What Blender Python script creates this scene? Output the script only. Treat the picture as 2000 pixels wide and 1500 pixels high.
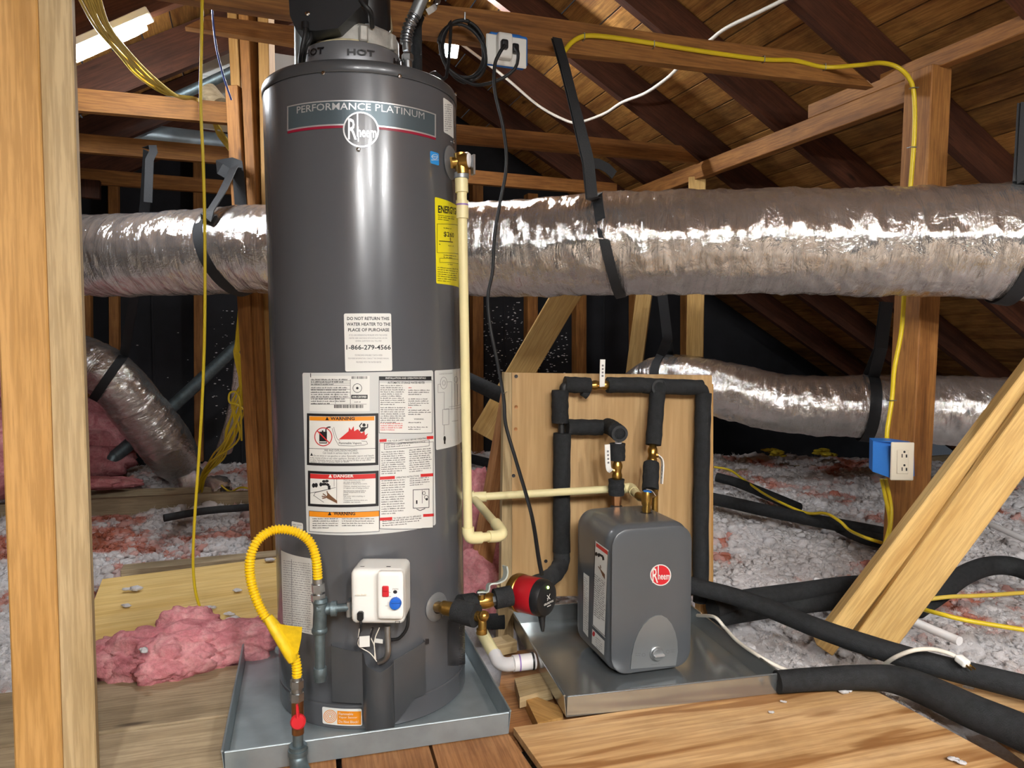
import bpy, bmesh, math, random
import numpy as np
from mathutils import Vector, Matrix
random.seed(7); NR = np.random.RandomState(11)
for o in list(bpy.data.objects): bpy.data.objects.remove(o)
SC = bpy.context.scene; COL = SC.collection
PI = math.pi; V = Vector
# ------------------------------------------------------------------ camera
FPX = 1444.0; PITCH = math.atan(76/1444); CAMZ = 0.95
cam = bpy.data.cameras.new('camera'); camo = bpy.data.objects.new('camera', cam); COL.objects.link(camo)
cam.sensor_width = 36; cam.lens = 36*FPX/2000; cam.clip_start = 0.05
camo.location = (0, 0, CAMZ); camo.rotation_euler = (PI/2-PITCH, 0, 0); SC.camera = camo
# ------------------------------------------------------------------ world, exposure
wd = bpy.data.worlds.new('world'); SC.world = wd; wd.use_nodes = True
wd.node_tree.nodes['Background'].inputs[0].default_value = (0.75, 0.85, 1, 1)
wd.node_tree.nodes['Background'].inputs[1].default_value = 0.04
vs = SC.view_settings; vs.view_transform = 'Standard'; vs.look = 'None'; vs.gamma = 1; vs.use_curve_mapping = False
vs.exposure = 0.52
SC.cycles.max_bounces = 7; SC.cycles.diffuse_bounces = 4; SC.cycles.glossy_bounces = 3
# ------------------------------------------------------------------ unseen shop lights over the open floor, the third added only as extra fill: (centre, direction in plan in degrees, length); built in the lamp section
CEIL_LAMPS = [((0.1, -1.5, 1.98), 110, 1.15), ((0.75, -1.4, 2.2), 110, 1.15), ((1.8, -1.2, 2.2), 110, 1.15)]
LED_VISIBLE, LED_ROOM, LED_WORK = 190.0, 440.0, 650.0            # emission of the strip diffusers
# ------------------------------------------------------------------ helpers: pixels (2000x1500 frame) to places
CP, SP = math.cos(PITCH), math.sin(PITCH)
def ray(px, py):
    a = (px-1000)/FPX; b = (750-py)/FPX
    return V((a, CP+b*SP, -SP+b*CP))
CAM = V((0, 0, CAMZ))
def P(px, py, Y): d = ray(px, py); return CAM+d*(Y/d.y)
def G(px, py, z=0.0): d = ray(px, py); return CAM+d*((z-CAMZ)/d.z)
TH = math.radians(20); CT, ST = math.cos(TH), math.sin(TH)
UD = V((CT, ST, 0)); VD = V((-ST, CT, 0)); ZD = V((0, 0, 1))
def W(u, v, z): return UD*u+VD*v+ZD*z
def Pv(px, py, v): d = ray(px, py); return CAM+d*(v/d.dot(VD))
def Pu(px, py, u): d = ray(px, py); return CAM+d*(u/d.dot(UD))
TANR = .56
def zr(u): return 2.06-TANR*(u-2.586)          # underside of the right-hand rafters
def zl(u): return 2.25+TANR*(u+.21)            # underside of the left-hand rafters
def PR(px, py, off=0.0):
    d = ray(px, py); t = (2.06+off+TANR*2.586-CAMZ)/(d.z+TANR*d.dot(UD)); return CAM+d*t
def PL(px, py, off=0.0):
    d = ray(px, py); t = (2.25+off+TANR*.21-CAMZ)/(d.z-TANR*d.dot(UD)); return CAM+d*t
def pxm(Y): return Y/FPX                        # metres per pixel at depth Y
class Surf:                                     # a plane one can address by pixel
    def __init__(s, o, e1, e2):
        s.o = V(o); s.e1 = V(e1).normalized(); s.e2 = V(e2).normalized(); s.n = s.e1.cross(s.e2).normalized()
    def uv(s, px, py):
        d = ray(px, py); t = (s.o-CAM).dot(s.n)/d.dot(s.n); q = CAM+d*t-s.o
        return q.dot(s.e1), q.dot(s.e2)
    def pt(s, a, b, off=0.0): return s.o+s.e1*a+s.e2*b+s.n*off
    def px(s, px, py, off=0.0):
        q = Surf(s.o+s.n*off, s.e1, s.e2) if off else s
        return q.pt(*q.uv(px, py))
# ------------------------------------------------------------------ helpers: meshes
def frame(o, x, z=None):
    x = V(x).normalized(); z = V(z) if z is not None else ZD
    if abs(x.dot(z.normalized())) > .98: z = V((0, -1, 0))
    y = z.cross(x).normalized(); z = x.cross(y)
    m = Matrix((x, y, z)).transposed().to_4x4(); m.translation = V(o); return m
def catmull(pts, per=8):
    pts = [V(p) for p in pts]
    if len(pts) < 3: return pts
    out = []; q = [pts[0]*2-pts[1]]+pts+[pts[-1]*2-pts[-2]]
    for i in range(1, len(q)-2):
        a, b, c, d = q[i-1:i+3]
        for k in range(per):
            t = k/per; out.append(.5*((2*b)+(c-a)*t+(2*a-5*b+4*c-d)*t*t+(3*b-a-3*c+d)*t**3))
    out.append(pts[-1]); return out
def lerps(vals, n):                             # resample a list of numbers to n
    return list(np.interp(np.linspace(0, 1, n), np.linspace(0, 1, len(vals)), vals))
WORLD = {}
class MB:
    def __init__(s): s.v = []; s.f = []; s.uv = None
    def add(s, vs, fs):
        b = len(s.v); s.v += [V(p) for p in vs]; s.f += [[i+b for i in f] for f in fs]; return s
    def box(s, M, sx, sy, sz, c=.002):
        hx, hy, hz = sx/2, sy/2, sz/2; c = min(c, hx*.9, hy*.9, hz*.9); vs = []; idx = {}
        for a in (-1, 1):
            for b in (-1, 1):
                for d in (-1, 1):
                    for k in range(3):
                        p = [a*hx, b*hy, d*hz]
                        for j in range(3):
                            if j != k: p[j] -= (a, b, d)[j]*c
                        idx[(a, b, d, k)] = len(vs); vs.append(M @ V(p))
        fs = []
        def q(l, out):
            pts = [vs[i] for i in l]; n = (pts[1]-pts[0]).cross(pts[2]-pts[0])
            fs.append(l if n.dot(out) > 0 else l[::-1])
        R = M.to_3x3()
        for k in range(3):
            i, j = [x for x in range(3) if x != k]
            for sg in (-1, 1):
                l = []
                for (a, b) in ((-1, -1), (1, -1), (1, 1), (-1, 1)):
                    t = [0, 0, 0]; t[k] = sg; t[i] = a; t[j] = b; l.append(idx[(*t, k)])
                o = V((0, 0, 0)); o[k] = sg; q(l, R @ o)
            for a in (-1, 1):
                for b in (-1, 1):
                    l = []
                    for sg in (-1, 1):
                        t = [0, 0, 0]; t[k] = sg; t[i] = a; t[j] = b
                        l += [idx[(*t, i)], idx[(*t, j)]] if sg < 0 else [idx[(*t, j)], idx[(*t, i)]]
                    o = V((0, 0, 0)); o[i] = a; o[j] = b; q(l, R @ o)
        for a in (-1, 1):
            for b in (-1, 1):
                for d in (-1, 1): q([idx[(a, b, d, k)] for k in range(3)], R @ V((a, b, d)))
        return s.add(vs, fs)
    def abox(s, c, sx, sy, sz, ch=.002, rz=0):
        return s.box(Matrix.Translation(V(c)) @ Matrix.Rotation(rz, 4, 'Z'), sx, sy, sz, ch)
    def prism(s, poly, off):                    # polygon (world points) extruded by the vector off
        n = len(poly); poly = [V(p) for p in poly]; off = V(off)
        nn = V((0, 0, 0))
        for i in range(n): nn += poly[i].cross(poly[(i+1) % n])
        if nn.dot(off) > 0: poly = poly[::-1]
        vs = poly+[p+off for p in poly]
        fs = [list(range(n)), list(range(2*n-1, n-1, -1))]
        fs += [[i, i+n, (i+1) % n+n, (i+1) % n] for i in range(n)]
        return s.add(vs, [f if True else f for f in fs])
    def tube(s, path, r, n=12, caps=True, flat=1.0, up=None):
        path = [V(p) for p in path]; m = len(path)
        rs = r if isinstance(r, (list, tuple)) else [r]*m
        if len(rs) != m: rs = lerps(rs, m)
        T = []
        for i in range(m):
            t = path[min(i+1, m-1)]-path[max(i-1, 0)]; T.append(t.normalized() if t.length > 1e-9 else (T[-1] if T else ZD))
        a = V(up) if up is not None else (ZD if abs(T[0].z) < .9 else V((1, 0, 0)))
        x = (a-T[0]*a.dot(T[0])).normalized(); vs = []; fs = []
        for i in range(m):
            x = (x-T[i]*x.dot(T[i]))
            x = x.normalized() if x.length > 1e-6 else V((1, 0, 0)); y = T[i].cross(x)
            for k in range(n):
                an = 2*PI*k/n; vs.append(path[i]+(x*math.cos(an)*flat+y*math.sin(an))*rs[i])
        for i in range(m-1):
            for k in range(n):
                k2 = (k+1) % n; fs.append([i*n+k, i*n+k2, (i+1)*n+k2, (i+1)*n+k])
        if caps: fs.append(list(range(n))[::-1]); fs.append(list(range((m-1)*n, m*n)))
        return s.add(vs, fs)
    def lathe(s, prof, o, axis, n=24, closed=True):   # profile [(r, t)] about an axis through o
        ax = V(axis).normalized(); M = frame(o, ax); x, y = M.col[1].to_3d(), M.col[2].to_3d(); o = V(o)
        vs = []; fs = []; m = len(prof)
        for (r, t) in prof:
            for k in range(n):
                an = 2*PI*k/n; vs.append(o+ax*t+(x*math.cos(an)+y*math.sin(an))*max(r, 1e-5))
        for i in range(m-1):
            for k in range(n):
                k2 = (k+1) % n; fs.append([i*n+k, i*n+k2, (i+1)*n+k2, (i+1)*n+k])
        if closed: fs.append(list(range(n))[::-1]); fs.append(list(range((m-1)*n, m*n)))
        return s.add(vs, fs)
    def cyl(s, a, b, r, n=20): return s.tube([a, b], r, n)
    def ring(s, o, axis, r0, r1, L, n=28):
        return s.lathe([(r0, 0), (r1, 0), (r1, L), (r0, L), (r0, 0)], o, axis, n, False)
    def ribbon(s, path, wdir, w, t=.0025):      # flat webbing
        path = [V(p) for p in path]; m = len(path); vs = []; fs = []
        for i in range(m):
            d = (path[min(i+1, m-1)]-path[max(i-1, 0)]).normalized()
            wd_ = wdir[i] if isinstance(wdir, list) else V(wdir)
            wd_ = (wd_-d*wd_.dot(d)).normalized(); nn = d.cross(wd_)
            for (a, b) in ((-1, -1), (1, -1), (1, 1), (-1, 1)): vs.append(path[i]+wd_*(a*w/2)+nn*(b*t/2))
        for i in range(m-1):
            for k in range(4): k2 = (k+1) % 4; fs.append([i*4+k, i*4+k2, (i+1)*4+k2, (i+1)*4+k])
        fs += [[3, 2, 1, 0], [m*4-4, m*4-3, m*4-2, m*4-1]]
        return s.add(vs, fs)
    def rbox(s, M, sx, sy, sz, r, n=14):        # box with round edges
        bm = bmesh.new(); bmesh.ops.create_cube(bm, size=2); bmesh.ops.subdivide_edges(bm, edges=bm.edges[:], cuts=n, use_grid_fill=True)
        h = V((sx/2, sy/2, sz/2)); vs = []
        rr = r if isinstance(r, (tuple, list)) else (r, r, r)
        for v in bm.verts:
            p = V([v.co[k]*h[k] for k in range(3)])
            # spread samples into the rounded margin
            q = V([max(-h[k]+rr[k], min(h[k]-rr[k], p[k])) for k in range(3)])
            d = V([(p[k]-q[k])/rr[k] for k in range(3)])
            if d.length > 1e-6: d.normalize()
            vs.append(M @ (q+V([d[k]*rr[k] for k in range(3)])))
        fs = [[v.index for v in f.verts] for f in bm.faces]; bm.free()
        return s.add(vs, fs)
    def ico(s, c, r, sub=1, sc=(1, 1, 1), jit=0):
        bm = bmesh.new(); bmesh.ops.create_icosphere(bm, subdivisions=sub, radius=1)
        vs = [V(c)+V([v.co[k]*r*sc[k]*(1+random.uniform(-jit, jit)) for k in range(3)]) for v in bm.verts]
        fs = [[v.index for v in f.verts] for f in bm.faces]; bm.free(); return s.add(vs, fs)
    def build(s, name, mat, parent=None, fr=None, smooth=32, label=None):
        if fr is None:
            xs = [p.x for p in s.v]; ys = [p.y for p in s.v]; zs = [p.z for p in s.v]
            fr = Matrix.Translation(V(((min(xs)+max(xs))/2, (min(ys)+max(ys))/2, min(zs))))
        inv = fr.inverted(); me = bpy.data.meshes.new(name)
        me.from_pydata([tuple(inv @ p) for p in s.v], [], s.f); me.update()
        return link(name, me, mat, parent, fr, smooth, label)
def link(name, me, mat, parent=None, fr=None, smooth=32, label=None):
    if mat is not None:
        me.materials.clear(); me.materials.append(mat if not isinstance(mat, str) else MATS[mat])
    if smooth:
        me.polygons.foreach_set('use_smooth', [True]*len(me.polygons)); me.set_sharp_from_angle(angle=math.radians(smooth))
    o = bpy.data.objects.new(name, me); COL.objects.link(o); fr = fr or Matrix.Identity(4)
    place(o, parent, fr)
    if label: o['label'] = label
    return o
def place(o, parent, fr):
    if parent is not None:
        o.parent = parent; o.matrix_parent_inverse = WORLD[parent.name].inverted()
    o.matrix_basis = fr; WORLD[o.name] = fr.copy()
def tag(o, label, cat, group=None, kind=None):
    o['label'] = label; o['category'] = cat
    if group: o['group'] = group
    if kind: o['kind'] = kind
    return o
def struct(o): o['kind'] = 'structure'; return o
def thing(name, label, cat, loc, group=None):
    o = bpy.data.objects.new(name, None); COL.objects.link(o); o.empty_display_size = .05
    place(o, None, Matrix.Translation(V(loc))); return tag(o, label, cat, group)
def lumber(name, p0, p1, w, t, mat, face=(0, -1, 0), parent=None, ch=.003, label=None):
    p0, p1 = V(p0), V(p1); fr = frame((p0+p1)/2, p1-p0, face); L = (p1-p0).length
    return MB().box(fr, L, w, t, ch).build(name, mat, parent, fr, 0, label)
# ------------------------------------------------------------------ helpers: print (flat lettering on a surface)
_tc = {}
def text2d(s, bold=0.0):
    k = (s, bold)
    if k not in _tc:
        cu = bpy.data.curves.new('t', 'FONT'); cu.body = s; cu.resolution_u = 2; cu.offset = bold; cu.align_x = 'LEFT'
        ob = bpy.data.objects.new('t', cu); COL.objects.link(ob)
        me = bpy.data.meshes.new_from_object(ob)
        vs = [(v.co.x, v.co.y) for v in me.vertices]; fs = [list(p.vertices) for p in me.polygons]
        bpy.data.objects.remove(ob); bpy.data.curves.remove(cu); bpy.data.meshes.remove(me)
        xs = [a for a, b in vs]; ys = [b for a, b in vs]
        _tc[k] = (vs, fs, min(xs), max(xs), min(ys), max(ys))
    return _tc[k]
class Ink(MB):
    FINE = ('print', 'fine_print', 'red_print', 'danger_word', 'emblem', 'plate_border', 'white_field', 'panel_print', 'emblem_print', 'intake_screen', 'emboss', 'slots')
    """flat print addressed by photograph pixels on a surface S (plane or cylinder)"""
    def __init__(s, S, off=.0009): super().__init__(); s.S = S; s.off = off
    def build(s, name, *a, **k):
        o = MB.build(s, name, *a, **k)
        if name in s.FINE: o['kind'] = 'stuff'        # lettering too fine to pick apart
        return o
    def quad(s, x0, y0, x1, y1, x2, y2, x3, y3, nx=1):
        S = s.S; vs = []; a, b, c, d = [S.uv(*q) for q in ((x0, y0), (x1, y1), (x2, y2), (x3, y3))]
        for i in range(nx+1):
            t = i/nx
            for (m, n) in ((a, b), (d, c)): vs.append(S.pt(m[0]+(n[0]-m[0])*t, m[1]+(n[1]-m[1])*t, s.off))
        s.add(vs, [[2*i+1, 2*i+3, 2*i+2, 2*i] for i in range(nx)]); return s
    def rect(s, x0, y0, x1, y1, sl=0.0, nx=None):          # sl: drop in y per x
        nx = nx or max(1, int(abs(x1-x0)/6)); d = sl*(x1-x0)
        return s.quad(x0, y0, x1, y0+d, x1, y1+d, x0, y1, nx)
    def frame_(s, x0, y0, x1, y1, t, sl=0.0):
        d = sl*(x1-x0)
        s.rect(x0, y0, x1, y0+t, sl); s.rect(x0, y1-t, x1, y1, sl); s.rect(x0, y0+t, x0+t, y1-t, 0, 1)
        s.quad(x1-t, y0+d+t, x1, y0+d+t, x1, y1+d-t, x1-t, y1+d-t); return s
    def text(s, txt, x0, y0, x1, y1, sl=0.0, bold=0.0):    # fit the capitals into the pixel box
        vs, fs, a, b, c, d = text2d(txt, bold); out = []; S = s.S
        p00, p10, p01 = S.uv(x0, y1), S.uv(x1, y1+sl*(x1-x0)), S.uv(x0, y0)
        for (x, y) in vs:
            f = (x-a)/(b-a); g = (y-c)/(d-c)
            out.append(S.pt(p00[0]+(p10[0]-p00[0])*f+(p01[0]-p00[0])*g, p00[1]+(p10[1]-p00[1])*f+(p01[1]-p00[1])*g, s.off))
        s.add(out, fs); return s
    def poly(s, pts):
        # vertical strips, so that the fill follows a curved surface
        xs = sorted(set(p[0] for p in pts)); ext = []
        for a, b in zip(xs[:-1], xs[1:]):
            m_ = max(1, int((b-a)/4)); ext += [a+(b-a)*k/m_ for k in range(m_)]
        ext.append(xs[-1]); n = len(pts)
        for xa, xb in zip(ext[:-1], ext[1:]):
            if xb-xa < 1e-4: continue
            es = []
            for i in range(n):
                (x0, y0), (x1, y1) = pts[i], pts[(i+1) % n]
                if min(x0, x1) <= xa+1e-6 and max(x0, x1) >= xb-1e-6 and abs(x1-x0) > 1e-6:
                    f = lambda x: y0+(y1-y0)*(x-x0)/(x1-x0)
                    es.append((f(xa), f(xb)))
            es.sort(key=sum)
            for (p, q), (r, t) in zip(es[::2], es[1::2]): s.quad(xa, p, xb, q, xb, t, xa, r)
        return s
    def disc(s, cx, cy, rx, ry=None, n=28):
        ry = ry or rx; return s.poly([(cx+rx*math.cos(2*PI*k/n), cy+ry*math.sin(2*PI*k/n)) for k in range(n)])
    def circ(s, cx, cy, rx, ry, t, n=36):
        S = s.S; vs = []; fs = []
        for k in range(n):
            c, d = math.cos(2*PI*k/n), math.sin(2*PI*k/n)
            vs += [S.pt(*S.uv(cx+rx*c, cy+ry*d), s.off), S.pt(*S.uv(cx+(rx-t)*c, cy+(ry-t)*d), s.off)]
        for k in range(n): j = (k+1) % n; fs.append([2*k, 2*k+1, 2*j+1, 2*j])
        s.add(vs, fs); return s
    def line(s, pts, t):
        for (x0, y0), (x1, y1) in zip(pts[:-1], pts[1:]):
            l = math.hypot(x1-x0, y1-y0) or 1; nx, ny = -(y1-y0)/l*t/2, (x1-x0)/l*t/2
            s.quad(x0-nx, y0-ny, x1-nx, y1-ny, x1+nx, y1+ny, x0+nx, y0+ny, max(1, int(l/5)))
        return s
    def para(s, x0, y0, x1, y1, step, h, sl=0.0, last=.6, ragged=.12):   # rows of print too fine to read
        y = y0; rows = []
        while y+h <= y1+.01: rows.append(y); y += step
        for i, y in enumerate(rows):
            e = x1-(x1-x0)*random.uniform(0, ragged) if i < len(rows)-1 else x0+(x1-x0)*last
            x = x0
            while x < e-1.5:
                for _ in range(random.randint(2, 9)):
                    w = random.uniform(.7, 1.25); hh = h*random.choice((.62, .66, .7, .95, 1.0)); y_ = y+sl*(x-x0)
                    if x+w > e: break
                    s.quad(x, y_+h-hh, x+w, y_+h-hh, x+w, y_+h, x, y_+h); x += w+.38
                x += 1.2
        return s
# ------------------------------------------------------------------ materials
MATS = {}
def lin(h):
    h = h.lstrip('#'); c = [int(h[i:i+2], 16)/255 for i in (0, 2, 4)]
    return tuple((x/12.92 if x <= .04045 else ((x+.055)/1.055)**2.4) for x in c)+(1,)
class N:
    def __init__(s, name):
        s.m = bpy.data.materials.new(name); s.m.use_nodes = True; s.t = s.m.node_tree
        s.b = s.t.nodes['Principled BSDF']; MATS[name] = s.m
    def n(s, ty, **kw):
        x = s.t.nodes.new('ShaderNode'+ty)
        for k, v in kw.items():
            if k in x.inputs: x.inputs[k].default_value = v
            else: setattr(x, k, v)
        return x
    def l(s, a, b): s.t.links.new(a, b)
    def ramp(s, fac, stops, inter='LINEAR'):
        r = s.n('ValToRGB'); r.color_ramp.interpolation = inter; e = r.color_ramp.elements
        while len(e) < len(stops): e.new(.5)
        for i, (p, c) in enumerate(stops): e[i].position = p; e[i].color = c if len(c) == 4 else (*c, 1)
        s.l(fac, r.inputs[0]); return r.outputs[0]
    def mix(s, fac, a, b, mode='MIX'):
        x = s.n('Mix', data_type='RGBA', blend_type=mode)
        for v, i in ((fac, 0), (a, 6), (b, 7)):
            if hasattr(v, 'is_linked') or hasattr(v, 'links'): s.l(v, x.inputs[i])
            else: x.inputs[i].default_value = v
        return x.outputs[2]
    def coord(s, kind='Object', scale=(1, 1, 1), rnd=True):
        tc = s.n('TexCoord'); out = tc.outputs[kind]
        if rnd:
            oi = s.n('ObjectInfo'); mu = s.n('VectorMath', operation='MULTIPLY_ADD')
            cx = s.n('CombineXYZ'); s.l(oi.outputs['Random'], cx.inputs[0]); s.l(oi.outputs['Random'], cx.inputs[1]); s.l(oi.outputs['Random'], cx.inputs[2])
            s.l(cx.outputs[0], mu.inputs[0]); mu.inputs[1].default_value = (37, 23, 51); s.l(out, mu.inputs[2]); out = mu.outputs[0]
        mp = s.n('Mapping'); s.l(out, mp.inputs[0]); mp.inputs['Scale'].default_value = scale
        return mp.outputs[0]
    def noise(s, co, scale, detail=4, rough=.55, dist=0.0):
        x = s.n('TexNoise', Scale=scale, Detail=detail, Roughness=rough, Distortion=dist); s.l(co, x.inputs['Vector']); return x.outputs[0]
    def bump(s, h, strength, dist):
        x = s.n('Bump', Strength=strength, Distance=dist); s.l(h, x.inputs['Height']); s.l(x.outputs[0], s.b.inputs['Normal'])
    def set(s, **kw):
        for k, v in kw.items():
            k = {'rough': 'Roughness', 'metal': 'Metallic', 'col': 'Base Color', 'spec': 'Specular IOR Level', 'coat': 'Coat Weight'}.get(k, k)
            if hasattr(v, 'links'): s.l(v, s.b.inputs[k])
            else: s.b.inputs[k].default_value = v
        return s
def plain(name, hexc, rough=.5, metal=0.0, var=.0, vscale=8, bump=0, bscale=60, spec=.5, coat=0):
    m = N(name); c = lin(hexc); m.set(rough=rough, metal=metal, spec=spec, coat=coat)
    if var or bump: co = m.coord('Object')
    if var:
        n = m.noise(co, vscale, 5); d = tuple(x*(1-var) for x in c[:3])+(1,); u = tuple(min(1, x*(1+var*.5)) for x in c[:3])+(1,)
        m.set(col=m.ramp(n, [(.3, d), (.7, u)]))
    else: m.set(col=c)
    if bump: m.bump(m.noise(co, bscale, 4), bump, .002)
    return m
def wood(name, light, mid, dark, rough=.65, grain=1.0, rc=.5, knots=True, stain=0.0, sc=1.0, vr=(.8, 1.12)):
    m = N(name); co = m.coord('Object', (1*sc, 9*sc, 9*sc)); co2 = m.coord('Object', (3*sc, 60*sc, 60*sc)); co3 = m.coord('Object', (1, 1, 1))
    n1 = m.noise(co, 2.2, 3, .5, .6)
    mth = m.n('Math', operation='MULTIPLY'); m.l(n1, mth.inputs[0]); mth.inputs[1].default_value = 9*grain
    sn = m.n('Math', operation='SINE'); m.l(mth.outputs[0], sn.inputs[0])
    ring = m.n('MapRange'); m.l(sn.outputs[0], ring.inputs[0]); ring.inputs[1].default_value = -1
    fine = m.noise(co2, 2.5, 4, .6)
    c = m.ramp(n1, [(.3, lin(mid)), (.62, lin(light))])
    c = m.mix(m.ramp(ring.outputs[0], [(.0, (0, 0, 0)), (.7, (.08,)*3), (1, (rc,)*3)]), c, lin(dark))
    c = m.mix(m.ramp(fine, [(.42, (.38,)*3), (.58, (0,)*3)]), c, lin(dark))
    if knots:
        vo = m.n('TexVoronoi', Scale=1.9); m.l(m.coord('Object', (1.1, 4.2, 4.2)), vo.inputs['Vector'])
        c = m.mix(m.ramp(vo.outputs['Distance'], [(.03, (.85,)*3), (.07, (.45,)*3), (.1, (0,)*3)]), c, tuple(x*.45 for x in lin(dark)[:3])+(1,))
    if stain:
        st = m.noise(co3, 5, 5, .65); c = m.mix(m.ramp(st, [(.45, (0,)*3), (.75, (stain,)*3)]), c, tuple(x*.35 for x in lin(dark)[:3])+(1,))
    oi = m.n('ObjectInfo'); hv = m.n('HueSaturation'); mr = m.n('MapRange'); m.l(oi.outputs['Random'], mr.inputs[0]); mr.inputs[3].default_value = vr[0]; mr.inputs[4].default_value = vr[1]
    m.l(mr.outputs[0], hv.inputs['Value']); m.l(c, hv.inputs['Color'])
    m.set(col=hv.outputs[0], rough=rough, spec=.3); m.bump(fine, .35, .0015); return m
wood('wood_old', '#ac773f', '#8b5b2c', '#523019', stain=.25)
wood('wood_dark', '#5a3422', '#432518', '#25130b', stain=.4)
wood('wood_roof', '#c08c4a', '#986431', '#4c2d14', stain=.6, vr=(.5, 1.15))
wood('wood_yellow', '#d0ae70', '#c09a5b', '#95723f')
wood('wood_new', '#bd9258', '#ab8045', '#835d30')
wood('wood_pale', '#bda67e', '#ab9268', '#7c6543')
wood('wood_grey', '#b3a081', '#9c896b', '#685641', stain=.35)
wood('wood_brown', '#b58457', '#9c6a40', '#5f3a20', stain=.35)
wood('plywood', '#d3b081', '#bd925c', '#86592f', grain=2.2, rc=.85, sc=.5, stain=.25)
wood('plywood_yellow', '#e6c987', '#dcb970', '#b98f4c', knots=False, sc=.7)
wood('panel_maple', '#cbaa7b', '#c09d6c', '#a68255', knots=False, grain=.5, sc=.6)
wood('wood_weathered', '#b7a78a', '#a18f72', '#77664d', stain=.2)
plain('black_board', '#14161c', .8, var=.5, vscale=6, bump=.3, bscale=40)
plain('jacket', '#54565a', .24, .1, var=.06, vscale=2, spec=.5, coat=.2)
plain('jacket_dark', '#4b4d50', .33, .25, var=.1, vscale=4, spec=.5, coat=.2)
plain('tank_grey', '#54585c', .36, .15, var=.08, vscale=4, spec=.5, coat=.15)
plain('badge_grey', '#55636a', .35, .4)
plain('silver', '#d8dadb', .36, .7)
plain('silver_grey', '#8c9092', .4, .55, var=.08)
plain('escutcheon', '#77797b', .38, .3)
plain('lever_grey', '#b4beb8', .4, .2)
plain('foam_yellow', '#c8b42c', .8, var=.3, vscale=30, bump=.5)
plain('cast_alu', '#b9b7b0', .6, .45, var=.25, vscale=30, bump=.6, bscale=140)
plain('collar_grey', '#85868a', .45, .5, var=.12, vscale=10)
plain('foam_cream', '#c9bd97', .85, var=.25, vscale=40, bump=.6, bscale=90)
plain('black_plastic', '#16181b', .38, spec=.5)
plain('black_rubber', '#131416', .55, bump=.15, bscale=200)
plain('foam_black', '#222426', .85, var=.35, vscale=60, bump=.9, bscale=320, spec=.3)
plain('foam_grey', '#343638', .8, var=.2, vscale=50, bump=.6, bscale=260, spec=.3)
plain('webbing', '#1d1f22', .7, bump=.6, bscale=420)
plain('brass', '#b58f4a', .3, .95, var=.25, vscale=30, bump=.15, bscale=80)
plain('copper_brass', '#9c6f4a', .35, .95, var=.25, vscale=30)
plain('chrome', '#c9ccce', .16, 1.0)
plain('steel', '#a9adb0', .3, .95, var=.2, vscale=40)
plain('pipe_iron', '#707f84', .5, .75, var=.35, vscale=25, bump=.4, bscale=120)
plain('cpvc', '#e2d7a4', .42, var=.08, vscale=12)
plain('pvc_white', '#dedcdc', .4, var=.05)
plain('purple', '#8566a8', .5)
plain('yellow_coat', '#e3bb0e', .38, var=.06)
plain('yellow_tape', '#dcb80f', .55, var=.25, vscale=40, bump=.3, bscale=120)
plain('yellow_wire', '#d8bd22', .42, var=.1)
plain('yellow_wire_old', '#c7ac45', .5, var=.15)
plain('white_wire', '#d9d4c8', .5)
plain('blue_wire', '#3c4f92', .45)
plain('white_plastic', '#e9e9e4', .35)
plain('ivory_plastic', '#ded6c2', .4)
plain('blue_box', '#1d6fc4', .45)
plain('label_white', '#d9d9d4', .38)
plain('label_film', '#c4c6c4', .3)
plain('label_yellow', '#e8dc18', .4)
plain('label_blue', '#2d8fd8', .35)
plain('orange', '#e08a1a', .45)
plain('ink', '#17171b', .5)
plain('ink_grey', '#77777a', .55)
plain('ink_red', '#c22a2a', .45)
plain('red_stripe', '#8e1230', .4)
plain('skin_print', '#6b4a32', .5)
plain('red', '#c4202a', .4)
plain('pump_red', '#a3141f', .33, .1)
plain('blue_knob', '#1e63c8', .35)
plain('zinc', '#9ba7ac', .4, .55, var=.22, vscale=9, bump=.1, bscale=50)
plain('zinc_bright', '#bcc2c4', .2, .85, var=.12, vscale=5)
plain('siding', '#cfd2d0', .5)
plain('drywall', '#8c8074', .9, var=.2)
def emit(name, c, st):
    m = N(name); m.set(col=(1, 1, 1, 1)); m.b.inputs['Emission Color'].default_value = c; m.b.inputs['Emission Strength'].default_value = st
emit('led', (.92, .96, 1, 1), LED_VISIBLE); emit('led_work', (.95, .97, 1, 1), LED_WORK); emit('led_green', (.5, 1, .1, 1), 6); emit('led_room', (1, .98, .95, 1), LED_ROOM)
# foil: crinkled metallised film, uv = (metres along, turn)
m = N('foil'); uvn = m.n('TexCoord').outputs['UV']
mp = m.n('Mapping'); m.l(uvn, mp.inputs[0]); mp.inputs['Scale'].default_value = (34, 5, 1)
mp2 = m.n('Mapping'); m.l(uvn, mp2.inputs[0]); mp2.inputs['Scale'].default_value = (16, 14, 1)
a = m.noise(mp.outputs[0], 1.0, 6, .6, 1.2); b = m.noise(mp2.outputs[0], 1.0, 5, .65, .8)
ad = m.n('Math', operation='ADD'); m.l(a, ad.inputs[0]); m.l(b, ad.inputs[1])
m.set(col=m.ramp(b, [(.3, lin('#d0cecb')), (.7, lin('#e8e6e4'))]), metal=.88, rough=m.ramp(a, [(.3, (.06,)*3), (.7, (.19,)*3)])); m.bump(ad.outputs[0], .62, .013)
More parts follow.
